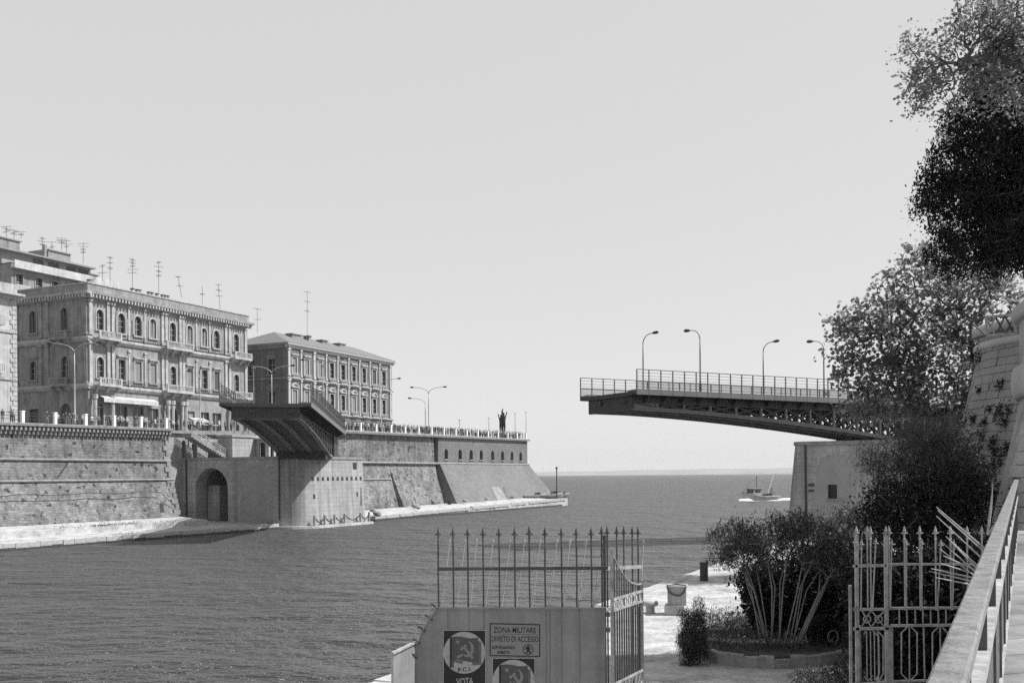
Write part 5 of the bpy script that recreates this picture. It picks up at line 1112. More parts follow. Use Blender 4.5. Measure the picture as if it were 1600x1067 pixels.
# near tower: silhouette at px 1588
def tang(px_, d, r_):                                   # centre of a circle at depth d whose left silhouette is seen at px_
    x = (px_-800)/F; al = math.atan(x); return (d*x + r_/math.cos(al), d)
r1 = 6.0; c1 = tang(1588, 30, r1)
zz = lambda py, d=32.6: P(1588, py, d).z
tower('castle_tower', 'nearest rounded castle tower with thick roll moulding at the right picture edge', c1[0], c1[1],
      [(r1+2.0, 0), (r1+.78, zz(800)), (r1, zz(628)), (r1, zz(575)), (r1, zz(515)), (r1, zz(484))], PI*.95, PI*1.45, .42, 1.1, zz(850), zz(625), [(zz(600), (zz(575)-zz(625)), .14), (zz(494), zz(484)-zz(506), .13)], 150, 'castle_pale_lit')
r2 = 6.5; c2 = tang(1524, 50, r2); z2 = lambda py, d=52.7: P(1524, py, d).z
tower('castle_tower', 'farther battered castle tower with dark weeds growing from its joints', c2[0], c2[1],
      [(r2+3.0, 0), (r2+1.05, z2(700)), (r2-.1, z2(548)), (r2-.1, z2(532)), (r2-.1, z2(520))], PI*.93, PI*1.42, .40, .85, z2(790), z2(522), [(z2(548), .4, .18), (z2(524), .5, .3)], 300)
# castle wall behind the towers, off to the right
mb = MB(); mb.loft([[(c1[0]+1, 28, 0), (c1[0]+1, 28, 11.2), (60, 30, 11.2), (60, 30, 0)], [(c2[0], 52, 0), (c2[0], 52, 11.2), (60, 60, 11.2), (60, 60, 0)]])
tag(mb.build('castle_wall', M['castle'], loc=(c1[0]+1, 28, 0)), 'castle curtain wall and terrace between the two towers', 'wall')
br = empty('barrier_frame', P(1545, 520, 46.5), 0, 'rusty lattice barrier frame standing on top of the farther tower', 'barrier')
A_, B_ = P(1541, 524, 46.3), P(1586, 521, 46.3); A2, B2 = P(1541, 495, 46.3), P(1586, 491, 46.3); mb = MB()
for a, b in ((A_, B_), (A2, B2), (A_, A2), (B_, B2)): mb.bar(a, b, .09)
mb.build('frame', M['gatelight'], br)
for i in range(3):
    a0, a1 = A_.lerp(B_, i/3), A_.lerp(B_, (i+1)/3); b0, b1_ = A2.lerp(B2, i/3), A2.lerp(B2, (i+1)/3)
    mb = MB(); mb.bar(a0, b1_, .06); mb.bar(a1+Vector((0,.07,0)), b0+Vector((0,.07,0)), .06); mb.build('brace', M['gatelight'] if i == 0 else M['iron'], br)
A3, B3 = A_+Vector((0,1.6,0)), A2+Vector((0,1.6,0)); mb = MB(); mb.bar(A3, B3, .08); mb.bar(A_, A3, .07); mb.bar(A2, B3, .07); mb.bar(A_, B3, .06); mb.build('side_frame', M['iron'], br)

# ------------------------------------------------------------------ railing along the viewer's terrace
rl = empty('terrace_railing', tuple(RP(4, 0, zpave(4))), math.atan2(RD.y, RD.x), 'worn grey metal railing with broad flat handrail climbing to the tower', 'railing')
zh = lambda d: H-.565+.0165*d
zl_ = lambda d: H-.86+.0135*d
def along(off0, off1, zlo, zhi, d0, d1, name, m_, n=6, bev=0):
    mb = MB(); mb.loft([[tuple(RP(d, off0, zlo(d))), tuple(RP(d, off1, zlo(d))), tuple(RP(d, off1, zhi(d)-bev)), tuple(RP(d, off1-bev, zhi(d))), tuple(RP(d, off0+bev, zhi(d))), tuple(RP(d, off0, zhi(d)-bev))] for d in np.linspace(d0, d1, n)]); return mb.build(name, M[m_], rl)
along(-.045, .045, lambda d: zh(d)-.045, zh, .9, 22.6, 'handrail', 'handrail', 8, .008)
along(-.03, .035, lambda d: zl_(d)-.05, zl_, .9, 22.6, 'lower_rail', 'gatelight')
along(-.025, .03, lambda d: zpave(d)+.16, lambda d: zpave(d)+.2, .9, 22.6, 'bottom_rail', 'gatelight')
d = 1.9
while d < 22.6:
    a = RP(d, 0, zpave(d)); mb = MB(); c_, s_ = RD*.024, RN*.024
    mb.prism([tuple(a+c_*i+s_*j) for i, j in ((-1,-1),(1,-1),(1,1),(-1,1))], (0, 0, zh(d)-.046-zpave(d))); mb.build('rail_post', M['gatebar'], rl); d += 1.345
d = 1.0; k = 0
while d < 22.6:
    a = RP(d, 0, 0); mb = MB(); c_, s_ = RD*.009, RN*.009
    mb.prism([tuple(a+c_*i+s_*j+Vector((0,0,zpave(d)+.15))) for i, j in ((-1,-1),(1,-1),(1,1),(-1,1))], (0, 0, zl_(d)-.02-zpave(d)-.15)); mb.build('baluster', M['gatelight'], rl); d += .135

# ------------------------------------------------------------------ gates
def spear(mb, p, s=1.0, d=(0,0,1)):
    p = Vector(p); d = Vector(d).normalized(); sx = Vector((1,0,0)); 
    mb.tube([p-d*.06*s, p-d*.05*s, p-d*.04*s, p+d*.02*s, p+d*.06*s, p+d*.08*s, p+d*.13*s], [.012*s, .02*s, .012*s, .013*s, .022*s, .016*s, .003], 6)
    mb.tube([p+d*.03*s-sx*.042*s, p+d*.03*s+sx*.042*s], .011*s, 5)
G0 = 14.0
gate = empty('iron_gate', (P(800, 900, G0).x, G0, 2.7), 0, 'grey sheet metal gate with row of spearhead bars on top, posters on its face', 'gate')
def gp(px, py, d=G0): return P(px, py, d)
curve = [(684.7,949.5),(676,960),(668.8,970.5),(661,984),(656.4,995),(651,1009),(648,1020),(644.5,1036),(642.6,1047.5),(641,1067),(640.5,1100),(640,1180)]
poly = [gp(946, 949.5)]+[gp(*c_) for c_ in curve]+[gp(946, 1180)]
mb = MB(); mb.prism([(p.x, p.y-.012, p.z) for p in poly], (0, .024, 0)); sp_ = mb.build('sheet_panel', M['gate'], gate)
mb = MB()
for a, b in zip(curve[:-1], curve[1:]): mb.bar(gp(*a)+Vector((0,-.005,0)), gp(*b)+Vector((0,-.005,0)), .022, .05, up=(0,1,0))
mb.bar(gp(684,949.5)+Vector((0,-.004,0)), gp(946,949.5)+Vector((0,-.004,0)), .05, .03); mb.build('panel_edge', M['gate'], gate)
for px in (700, 733, 756, 853, 859, 877, 905): mb = MB(); a, b = gp(px, 951), gp(px, 1180); w_ = .003 if px not in (856,) else .01; mb.rbox(a.x-w_, a.x+w_, G0-.0165, G0-.012, b.z, a.z); mb.build('seam', M['seam'], gate)
BXG = [684.7,707.8,730.6,754.6,779.6,804,827,851.4,877,900.3,923.7]
for i, px in enumerate(BXG):
    a, b = gp(px+1.0, 951), gp(px, 838); mb = MB(); mb.tube([a, a.lerp(b, .5)+Vector((rng.normal()*.004, 0, 0)), b], .0115, 6); spear(mb, b, 1.0 if i != 6 else 1.2)
    mb.build('bar', M['gatebar'], gate)
mb = MB(); mb.bar(gp(684, 888.5), gp(950, 887), .03, .045); mb.build('rail', M['gatebar'], gate)
for i, px in enumerate([690,713,734,758,784,806,831,857,879,903,927]):
    a = gp(px+.5, 950, G0+.02); tpx = px+13+rng.normal()*1.5; b = P(tpx, 850, G0+.45); mb = MB(); mb.tube([a, b], .006, 5); spear(mb, b, .7, (b-a)); mb.build('slanting_spike', M['gate'], gate)
for i in range(3, len(curve)-2, 1):
    pass
for px, py in ((676,943),(667,960),(656,978),(648,997),(644,1019),(640,1037),(637,1058)):
    a = gp(px+9, py+9); b = gp(px+3, py+1)-Vector((.0,.12,0)); mb = MB(); mb.tube([a, b], .009, 5); spear(mb, b, .8, (b-a).normalized()); mb.build('edge_spike', M['gatebar'], gate)
# side panel to the left
sp2 = [P(613.5,1020,13.1), P(654,1000,14.1), P(654,1180,14.1), P(613.5,1180,13.1)]
mb = MB(); mb.prism(sp2, (-.012, .02, 0)); tag(mb.build('side_panel', M['gate'], gate), 'low sloping sheet at the left end')
mb = MB(); mb.bar(sp2[0]+Vector((0,-.015,0)), sp2[1]+Vector((0,-.015,0)), .04, .03); mb.bar(sp2[0]+Vector((0,-.015,0)), sp2[3]+Vector((0,-.015,0)), .03); mb.build('panel_edge', M['gatelight'], gate)
# corner post and return fence
cp = gp(945, 1180); 
mb = MB(); a = gp(944.5, 836); mb.rbox(a.x-.018, a.x+.018, G0+.02, G0+.056, 2.7, a.z); mb.build('corner_post', M['gatebar'], gate)
for i, (px, m_) in enumerate(((940,0),(948.7,.1),(963.6,.35),(974.6,.55),(987.8,.8),(996.9,.98))):
    d_ = G0+.06+m_*.9; b = P(px, 836, d_); mb = MB(); mb.tube([(b.x, b.y, 2.7), b], .0115, 6); spear(mb, b, 1.0); mb.build('bar', M['gatebar'], gate)
mb = MB(); mb.bar(P(945,888,G0+.06), P(1001,885,G0+.95), .03, .045); mb.bar(P(945,952,G0+.06), P(1001,945,G0+.95), .03, .04); mb.build('rail', M['gatelight'], gate)
b = P(1005, 850, G0+1.3); a = P(1001, 945, G0+1.0); mb = MB(); mb.tube([a, b], .008, 5); spear(mb, b, .7); mb.build('slanting_spike', M['gatelight'], gate)
# open leaf
lf = empty('gate_leaf', (P(957,1000,13.8).x, 13.8, 2.7), math.atan2(UY, UX), 'open wrought iron gate leaf with swooping top edge seen almost edge-on', 'gate')
q0 = P(957, 1000, 13.75); q0.z = 0
def lp(m_, z): return Vector((q0.x+UX*1.12*m_*1.0+.05*m_, q0.y+UY*1.12*m_, z))
zpx = lambda py, d: P(960, py, d).z
ZA, ZB_ = zpx(936, 13.8), zpx(953, 13.8); ZL = zpx(1068, 13.8); ZT = zpx(862, 13.8)
def fbar(a, b, w_=.03, m='gatelight', name='frame_bar'): mb = MB(); mb.bar(a, b, w_, w_*.9); mb.build(name, M[m], lf)
fbar(lp(0, 2.75), lp(0, ZT+.06), .045); fbar(lp(1, 2.75), lp(1, ZA+.16), .04)
for z in (ZA, ZB_, ZL, ZL-.2, 2.85): fbar(lp(0, z), lp(1, z), .035, name='rail')
sw = [lp(f_, ZA+.1+(ZT-ZA-.1)*(1-f_)**2.2) for f_ in np.linspace(0, 1, 9)]
mb = MB(); mb.tube(sw, .014, 6); mb.build('swoop_bar', M['gatelight'], lf)
for k in range(1, 13):
    f_ = k/13; zt_ = ZA+.1+(ZT-ZA-.1)*(1-f_)**2.2
    mb = MB(); mb.tube([lp(f_, 2.85), lp(f_, ZL-.2)], .013, 5); mb.tube([lp(f_, ZL), lp(f_, ZB_)], .014, 5); mb.tube([lp(f_, ZA), lp(f_, zt_)], .009, 5); mb.build('picket', M['gatebar'], lf)
for k in range(8):
    for (z0, z1) in ((ZB_, ZA), (ZL-.2, ZL)):
        f_ = (k+.5)/8; r_ = (z1-z0)/2-.015; c_ = lp(f_, (z0+z1)/2); ud = Vector((UX, UY, 0)); mb = MB(); mb.tube([c_+ud*r_*.8*math.cos(2*PI*i/10)+Vector((0,0,r_*math.sin(2*PI*i/10))) for i in range(11)], .009, 5, cap=False); mb.build('ring', M['gatelight'], lf)
mb = MB(); mb.rbox(q0.x-.09, q0.x-.03, q0.y-.02, q0.y+.1, zpx(962,13.8), zpx(956,13.8)); mb.rbox(q0.x-.09, q0.x-.03, q0.y-.02, q0.y+.1, zpx(986,13.8), zpx(980,13.8)); mb.build('hinge', M['gatebar'], lf)

# right gate
gr = empty('iron_gate', (P(1400, 1000, G0).x, G0, 2.7), 0, 'open wrought iron gate with spearheads and octagon bars in front of the dark bushes', 'gate')
def g2(px, py, d=G0): return P(px, py, d)
def rb(px0, py0, px1, py1, w_=.03, m='gatelight', name='rail', d0=G0, d1=G0): mb = MB(); mb.bar(P(px0, py0, d0), P(px1, py1, d1), w_, w_*.8 if px0 != px1 else w_); mb.build(name, M[m], gr)
for px, w_ in ((1331.5,.035),(1338,.045),(1345,.03),(1384,.045),(1393,.04)):
    mb = MB(); b = g2(px, 836 if px in (1331.5, 1338, 1384) else 978); off = {1331.5:.1,1338:0,1345:.05,1384:0,1393:.02}[px]
    mb.rbox(b.x-w_/2, b.x+w_/2, G0-w_/2+off, G0+w_/2+off, 2.7, b.z if px != 1331.5 else g2(px, 915).z); 
    if px in (1338, 1384): spear(mb, (b.x, G0, b.z), 1.0)
    mb.build('gate_post', M['gatelight'], gr)
for px in (1336.5,1355,1360,1389,1413,1437,1461.5,1485,1511,1534):
    b = g2(px, 836); a = g2(px+1.2, 953); 
    if px in (1336.5,): continue
    mb = MB(); mb.tube([a, b], .0105, 6); spear(mb, b, 1.0); mb.build('bar', M['gatelight'], gr)
for px0, px1, tp in ((1363,1368,851),(1391,1393,853),(1416,1416,853),(1440,1440,852),(1464.5,1470,854),(1488.5,1490,853),(1345,1346,853),(1341,1341,858)):
    a = g2(px0, 952, G0-.02); b = P(px1, tp, G0-.35); mb = MB(); mb.tube([a, b], [.012, .009], 5); spear(mb, b, .8, b-a); mb.build('slanting_spike', M['gatelight'], gr)
rb(1333,884,1384,883,.045); rb(1386,881,1520,881,.035); rb(1334,952,1388,951,.04); rb(1392,950,1500,949,.04); rb(1334,982,1388,981,.045); rb(1392,977,1500,976,.04); rb(1334,1068,1388,1066,.04); rb(1392,1064,1500,1062,.035)
for px in (1350, 1361, 1372):
    pass
mb = MB()
for x0, x1 in ((1347,1361),(1362,1382)):
    mb.bar(g2(x0,954), g2(x1,979), .014); mb.bar(g2(x0,979)+Vector((0,.016,0)), g2(x1,954)+Vector((0,.016,0)), .014)
    c_ = g2((x0+x1)/2, 966.5); mb.tube([c_+Vector((.05*math.cos(2*PI*i/12), -.02, .05*math.sin(2*PI*i/12))) for i in range(13)], .008, 5, cap=False)
mb.build('cross_lattice', M['gatelight'], gr)
for px in (1405,1417,1430,1442,1454,1466,1478): rb(px,952,px+.3,975,.014,name='picket')
def octa(x0, x1, yt, yb, ins=1.0):
    xm = (x0+x1)/2; k = (x1-x0)/2-3; pts = [(xm-3,yt),(x0,yt+9),(x0,yb-10),(xm-2,yb)], [(xm+3,yt),(x1,yt+9),(x1,yb-10),(xm+2,yb)]
    for pp in pts:
        mb = MB(); mb.tube([g2(*p) for p in pp], .0105, 5); mb.build('octagon_bar', M['gatelight'], gr)
    rb(xm,yt,xm+.5,yb,.014,name='picket')
octa(1408.5,1433,979,1062); octa(1457,1481,979,1062)
rb(1443,978,1445,1062,.016,name='picket')
for px in (1354,1360,1366,1372): rb(px,986,px+1,1062,.012,name='picket')
for pp in ([(1353,985),(1350,990)],[(1363,984),(1373,994),(1374,1052),(1368,1062)],[(1370,984),(1380,994),(1380,1052),(1374,1062)]): mb = MB(); mb.tube([g2(*p) for p in pp], .009, 5); mb.build('octagon_bar', M['gatelight'], gr)
# fan of anti-climb spikes fixed to the railing
fan = empty('spike_fan', tuple(P(1548, 890, 9.4)), 0, 'fan of long pale iron spikes sticking out from the terrace railing', 'spikes')
hub = P(1556, 905, 9.35)
def frod(x0, y0, d0, x1, y1, d1): mb = MB(); mb.tube([P(x0,y0,d0), P(x1,y1,d1)], [.004, .009], 5); mb.build('spike', M['gatelight'], fan)
for (x0,y0),(x1,y1) in (((1463,792),(1540,858)),((1465,797),(1538,862)),((1463,806),(1532,870)),((1478,838),(1530,886)),((1482,842),(1530,892)),((1471,846),(1528,897)),((1468,857),(1526,902)),((1455,888),(1520,902)),((1452,892),(1520,908)),((1462,902),(1518,913)),((1470,880),(1522,896)),((1474,868),(1524,890))): frod(x0,y0,9.0,x1,y1,9.35)
mb = MB(); mb.bar(P(1519,913,9.36), P(1541,858,9.36), .03); mb.bar(P(1540,860,9.36), RP(9.36,-.03,zh(9.36)-.06), .03); mb.build('bracket', M['gatelight'], fan)
mb = MB(); mb.tube([P(1543,835,10), P(1548,795,10), P(1551.5,755,10)], [.012,.012,.002], 6); mb.tube([P(1543,835,10), RP(10, -.02, zh(10)-.03)], .012, 5); mb.build('tall_spike', M['gatelight'], fan)

# ------------------------------------------------------------------ posters and sign
YP = G0-.0145
SCL = G0/F
def plate(name, pts, m_, parent, layer, mirror=False):
    q = [gp(x, y) for x, y in pts]; k = 1-(layer*.0016)/G0; mb = MB(); mb.prism([(p.x, YP-.0035-layer*.0016, p.z) for p in q], (0, .0012, 0)); return mb.build(name, M[m_], parent)
def circ(cx_, cy_, r_, n=40, a0=0, a1=2*PI): return [(cx_+r_*math.cos(a0+(a1-a0)*k/n), cy_+r_*math.sin(a0+(a1-a0)*k/n)) for k in range(n if abs(a1-a0-2*PI) < 1e-6 else n+1)]
def text(body, px, py, hpx, wpx, m_, parent, layer, rot=0.0, bold=.0):
    c_ = bpy.data.curves.new('lettering', 'FONT'); c_.body = body; c_.align_x = 'CENTER'; c_.align_y = 'CENTER'; c_.size = 1; c_.extrude = .0004; c_.offset = bold; c_.resolution_u = 3
    c_.materials.append(M[m_]); o_ = bpy.data.objects.new('t', c_); COL.objects.link(o_); dg = bpy.context.evaluated_depsgraph_get(); dg.update(); me_ = bpy.data.meshes.new_from_object(o_.evaluated_get(dg)); bpy.data.objects.remove(o_)
    o = bpy.data.objects.new('lettering', me_); COL.objects.link(o); bpy.context.view_layer.update(); w_ = max(.001, o.dimensions.x); 
    hh = hpx*SCL/.70; o.scale = (wpx*SCL/w_, hh, 1); p = gp(px, py); o.rotation_euler = (PI/2, 0, 0) if not rot else (PI/2, rot, 0)
    o.parent = parent; q = wm(parent).inverted() @ Vector((p.x, YP-.0035-layer*.0016-.0006, p.z)); o.location = q; return o
def poster(ox, oy, label):
    po = empty('poster', tuple(gp(725.5+ox, 1030+oy)), 0, label, 'poster', None); X = lambda pts: [(x+ox, y+oy) for x, y in pts]
    plate('paper', X([(692,983),(759.5,983),(759.5,1079),(692,1079)]), 'p_white', po, 0)
    plate('dark_field', X([(693.4,984.4),(758.2,984.4),(758.2,1077.6),(693.4,1077.6)]), 'p_dark', po, 1)
    plate('white_disc', X(circ(725.6,1018.7,32.6)), 'p_white', po, 2)
    plate('rear_flag', X([(745,1000),(752,1002),(752,1037.5),(736,1038.5),(725,1036.5),(709,1033),(709,1030),(744,1033)]), 'p_mid', po, 3)
    plate('rear_flag_band', X([(723,1031.5),(738,1033),(738,1038.3),(723,1036.2)]), 'p_white', po, 4)
    top = [(705+42.5*f_, 994.5-1.3*math.sin(f_*2*PI)+.8*f_) for f_ in np.linspace(0,1,12)]; bot = [(705+42.5*f_, 1030.5-1.5*math.sin(f_*2*PI)+1.8*f_) for f_ in np.linspace(1,0,12)]
    plate('red_flag' if False else 'front_flag', X(top+bot), 'p_grey', po, 5)
    plate('flag_staff', X([(703.2,994.5),(706.2,994.5),(706.2,1042),(703.2,1042)]), 'p_dark', po, 6); plate('flag_staff', X([(707.2,1030),(708.8,1030),(708.8,1041.5),(707.2,1041.5)]), 'p_dark', po, 6)
    cx_, cy_ = 715.2, 1001.8; plate('star', X([(cx_+(4.6 if k % 2 == 0 else 1.9)*math.sin(k*PI/5+.1), cy_-(4.6 if k % 2 == 0 else 1.9)*math.cos(k*PI/5+.1)) for k in range(10)]), 'p_emb', po, 6)
    A = [(730.5+math.cos(a)*10.3, 1013+math.sin(a)*12.6) for a in np.linspace(-1.2, 2.45, 16)]; B = [(728.3+math.cos(a)*7.9, 1011.2+math.sin(a)*10.6) for a in np.linspace(2.35, -1.25, 16)]
    plate('sickle', X(A+B), 'p_emb', po, 6)
    plate('sickle_handle', X([(722.5,1019.5),(725,1022.3),(716.0,1027.8),(713.2,1024.5)]), 'p_emb', po, 6)
    plate('hammer_head', X([(718.0,1012.6),(727.5,1005.6),(730.2,1008.0),(728,1009.3),(722.5,1014.5),(721.6,1016.5)]), 'p_emb', po, 7)
    plate('hammer_shaft', X([(724.6,1012.0),(727.6,1009.6),(740.5,1025.8),(737.2,1029.2)]), 'p_emb', po, 7)
    text('P.C.I.', 726+ox, 1045.2+oy, 6.6, 21, 's_ink', po, 3, R(-6), .012); text('VOTA', 726.3+ox, 1064+oy, 10.5, 27, 'p_white', po, 2, R(-3), .03)
    return po
poster(0, 0, 'election poster with flag, hammer and sickle and the word VOTA')
poster(76.8, 43.6, 'second poster with hammer and sickle half cut off below the warning sign')
sg = empty('warning_sign', tuple(gp(805, 1000)), 0, 'grey warning sign reading zona militare with black frame', 'sign')
sk = lambda x, y: (x, y+(x-765)*.022)
def rect(x0, y0, x1, y1): return [sk(x0,y0), sk(x1,y0), sk(x1,y1), sk(x0,y1)]
plate('sign_plate', rect(765.3,972.8,843.9,1023.6), 's_ink', sg, 1); plate('sign_face', rect(766.9,974.4,842.3,1022.0), 's_back', sg, 2)
plate('rule', rect(768.5,988.8,841,989.4), 'p_mid', sg, 3)
rt = R(1.2)
text('ZONA MILITARE', 804.5, 984.0, 8.6, 66, 's_ink', sg, 3, rt, .006); text('DIVIETO DI ACCESSO', 804.6, 997.8, 8.6, 73, 's_ink', sg, 3, rt, .006)
text('SORVEGLIANZA', 786.5, 1010.6, 4.8, 36, 's_ink', sg, 3, rt, .02); text('ARMATA', 786.5, 1018.3, 4.8, 20, 's_ink', sg, 3, rt, .02)
plate('roundel', circ(825,1013.8,8.3), 's_ink', sg, 3); plate('roundel_face', circ(825,1013.8,7.0), 's_back', sg, 4)
plate('guard_figure', [(823.5,1008.2),(826.5,1007.6),(827.5,1010),(829.5,1013.5),(828,1014.2),(826.6,1012.5),(827.8,1016),(829.5,1019.8),(827.5,1020),(825.3,1016.4),(822.8,1019.8),(820.8,1019.2),(823.3,1014.8),(823,1012.4),(820.5,1014.2),(819.8,1013)], 's_ink', sg, 5)

# ------------------------------------------------------------------ vegetation
def np_mesh(name, verts, k, m_, smooth=False):
    """verts: (N,k,3) polygons"""
    N = len(verts); me = bpy.data.meshes.new(name); me.vertices.add(N*k); me.vertices.foreach_set('co', np.ascontiguousarray(verts, dtype=np.float32).ravel())
    me.loops.add(N*k); me.loops.foreach_set('vertex_index', np.arange(N*k, dtype=np.int32)); me.polygons.add(N)
    me.polygons.foreach_set('loop_start', np.arange(0, N*k, k, dtype=np.int32)); me.polygons.foreach_set('loop_total', np.full(N, k, dtype=np.int32))
    me.materials.append(m_); me.update(calc_edges=True); me.validate(); return me
PLANE = np.array([(0,-.5,0),(.28,-.35,.03),(.5,.0,.06),(.26,.12,.02),(.2,.5,-.03),(0,.3,.0),(-.2,.5,-.03),(-.26,.12,.02),(-.5,0,.06),(-.28,-.35,.03)])
OVAL = np.array([(0,-.5,0),(.2,-.15,.05),(.17,.2,.04),(0,.5,-.03),(-.17,.2,.04),(-.2,-.15,.05)])
LANCE = np.array([(0,-.5,0),(.09,-.1,.02),(.07,.2,.02),(0,.5,-.05),(-.09,-.05,.02)])
def leaves(centres, size, tmpl, droop=0.3, jit=.35):
    N = len(centres); a = rng.uniform(0, 2*PI, N); tilt = rng.normal(0, .75, N)+droop; b = rng.normal(0, .6, N); sc_ = size*rng.uniform(1-jit, 1+jit, N)
    T = tmpl[None]*sc_[:, None, None]
    c_, s_ = np.cos(b), np.sin(b); T = np.stack([T[...,0]*c_[:,None]+T[...,2]*s_[:,None], T[...,1], -T[...,0]*s_[:,None]+T[...,2]*c_[:,None]], -1)
    c_, s_ = np.cos(tilt), np.sin(tilt); T = np.stack([T[...,0], T[...,1]*c_[:,None]-T[...,2]*s_[:,None], T[...,1]*s_[:,None]+T[...,2]*c_[:,None]], -1)
    c_, s_ = np.cos(a), np.sin(a); T = np.stack([T[...,0]*c_[:,None]-T[...,1]*s_[:,None], T[...,0]*s_[:,None]+T[...,1]*c_[:,None], T[...,2]], -1)
    return T+centres[:, None, :]
def in_blobs(n, blobs, shell=.35):
    out = []; vol = np.array([b[3]*b[4]*b[5] for b in blobs]); pick = rng.choice(len(blobs), n, p=vol/vol.sum())
    for i in pick:
        x, y, z, rx, ry, rz_ = blobs[i]; v = rng.normal(size=3); v /= np.linalg.norm(v); r_ = rng.uniform(shell**3, 1)**(1/3); out.append((x+v[0]*rx*r_, y+v[1]*ry*r_, z+v[2]*rz_*r_))
    return np.array(out)
def branches(trunk, tips, r0, rtip=.012, bend=.25, n=5, up=.5):
    """grow limbs: every tip joins the nearest node of the skeleton that lies nearer the root"""
    nodes = [Vector(p) for p in trunk]; par = [max(0, i-1) for i in range(len(nodes))]; par[0] = -1
    root = nodes[-1]; order = sorted(range(len(tips)), key=lambda i: (Vector(tips[i])-root).length); ends = []
    first = len(trunk)//2
    for i in order:
        t = Vector(tips[i]); best = min(range(first, len(nodes)), key=lambda j: (nodes[j]-t).length+.35*(nodes[j]-root).length)
        a = nodes[best]; m_ = a.lerp(t, .5)+Vector((rng.normal(), rng.normal(), rng.normal()*.5+up))*(t-a).length*bend*.5
        q = a.lerp(m_, .55)+Vector(rng.normal(size=3))*.03*(t-a).length
        last = best
        for p in (q, m_, m_.lerp(t, .5)+Vector(rng.normal(size=3))*.04*(t-a).length, t): nodes.append(p); par.append(last); last = len(nodes)-1
        ends.append(last)
    cnt = [0]*len(nodes)
    for e in ends:
        while e != -1: cnt[e] += 1; e = par[e]
    mx = max(1, cnt[0]); rad = [max(rtip, r0*(c_/mx)**.5) for c_ in cnt]
    kidsn = {}
    for i, p in enumerate(par): kidsn.setdefault(p, []).append(i)
    mb = MB(); stack = [(0, [0])]
    while stack:
        i, chain = stack.pop(); ch = sorted(kidsn.get(i, []), key=lambda c_: -cnt[c_])
        if not ch:
            if len(chain) > 1: mb.tube([nodes[c_] for c_ in chain], [rad[c_] for c_ in chain], n)
            continue
        stack.append((ch[0], chain+[ch[0]]))
        for c_ in ch[1:]: stack.append((c_, [i, c_]) )
    # side limbs start with their own radius at the fork
    return mb
def tree(name, label, base, trunk, blobs, ntips, per, spread, size, tmpl, lm, bark, r0, cat='tree', group=None, extra=0, shell=.3, droop=.3, up=.5, bend=.25, rtip=.012, extra_blobs=None):
    o = empty(name, base, 0, label, cat, group); tips = in_blobs(ntips, blobs, shell)
    branches(trunk, tips, r0, rtip, bend, 5, up).build('trunk', bark, o, smooth=True)
    c_ = np.repeat(tips, per, 0)+rng.normal(size=(ntips*per, 3))*np.array(spread)
    if extra: c_ = np.concatenate([c_, in_blobs(extra, extra_blobs or blobs, .0)])
    me = np_mesh('crown', leaves(c_, size, tmpl, droop)-np.array(base)[None, None, :], len(tmpl), lm)
    cr2 = bpy.data.objects.new('crown', me); COL.objects.link(cr2); cr2.parent = o; cr2['kind'] = 'stuff'; return o
def blob(px, py, d, rx, ry, rz_): p = P(px, py, d); return (p.x, p.y, p.z, rx*d/F, ry, rz_*d/F)
LEAF_M = leafmat('plane_leaf', .2, .65, .5); LEAF_D = leafmat('holm_oak_leaf', .024, .06, rough=.8); LEAF_O = leafmat('oleander_leaf', .05, .2); LEAF_S = leafmat('shrub_leaf', .045, .2); LEAF_T = leafmat('feathery_leaf', .085, .35); LEAF_P = leafmat('pale_leaf', .16, .4)
# the plane tree in the middle right
D = 60
tb = P(1490, 900, D); tb.z = 1.1
tk = [tb, P(1488, 780, D), P(1484, 715, D), P(1478, 690, D)]
tree('plane_tree', 'leafy plane tree with pale open crown in front of the bridge end', tuple(tb), tk,
     [blob(1440,450,D,70,2.6,50), blob(1370,520,D,75,2.8,60), blob(1470,560,D,90,3,90), blob(1400,610,D,75,2.6,50), blob(1520,470,D,70,2.6,55), blob(1330,590,D,38,1.6,30), blob(1545,440,D,50,2,30), blob(1445,405,D,40,2,26), blob(1318,500,D,32,1.6,24), blob(1308,560,D,24,1.4,26), blob(1345,640,D,40,1.8,26)],
     440, 21, (.36, .44, .28), .25, PLANE, LEAF_M, M['bark'], .36, extra=1500, shell=.15, rtip=.013)
# branch of a nearer plane tree from the right edge
D = 24
tb = Vector((15.2, 23.5, zpave(23.5)))
tk = [tb, Vector((15.0, 23.6, 9)), Vector((14.7, 23.8, 12.5)), Vector((14.2, 24, 16.0)), P(1640, 110, D), P(1600, 96, D), P(1545, 92, D), P(1500, 98, D)]
tree('plane_tree', 'overhanging plane tree branch with sparse leaves at the upper right', tuple(tb), tk,
     [blob(1450,90,D,48,1.0,42), blob(1440,140,D,38,.9,28), blob(1560,35,D,70,1.2,42), blob(1510,130,D,50,.9,40), blob(1600,110,D,60,1.4,70), blob(1410,70,D,18,.5,26), blob(1540,20,D,60,1.2,30), blob(1590,60,D,50,1.2,50), blob(1450,150,D,20,.6,28), blob(1480,185,D,22,.6,22)],
     480, 16, (.12, .16, .17), .08, PLANE, LEAF_M, M['bark'], .12, shell=.2, up=.1, bend=.16, rtip=.005)
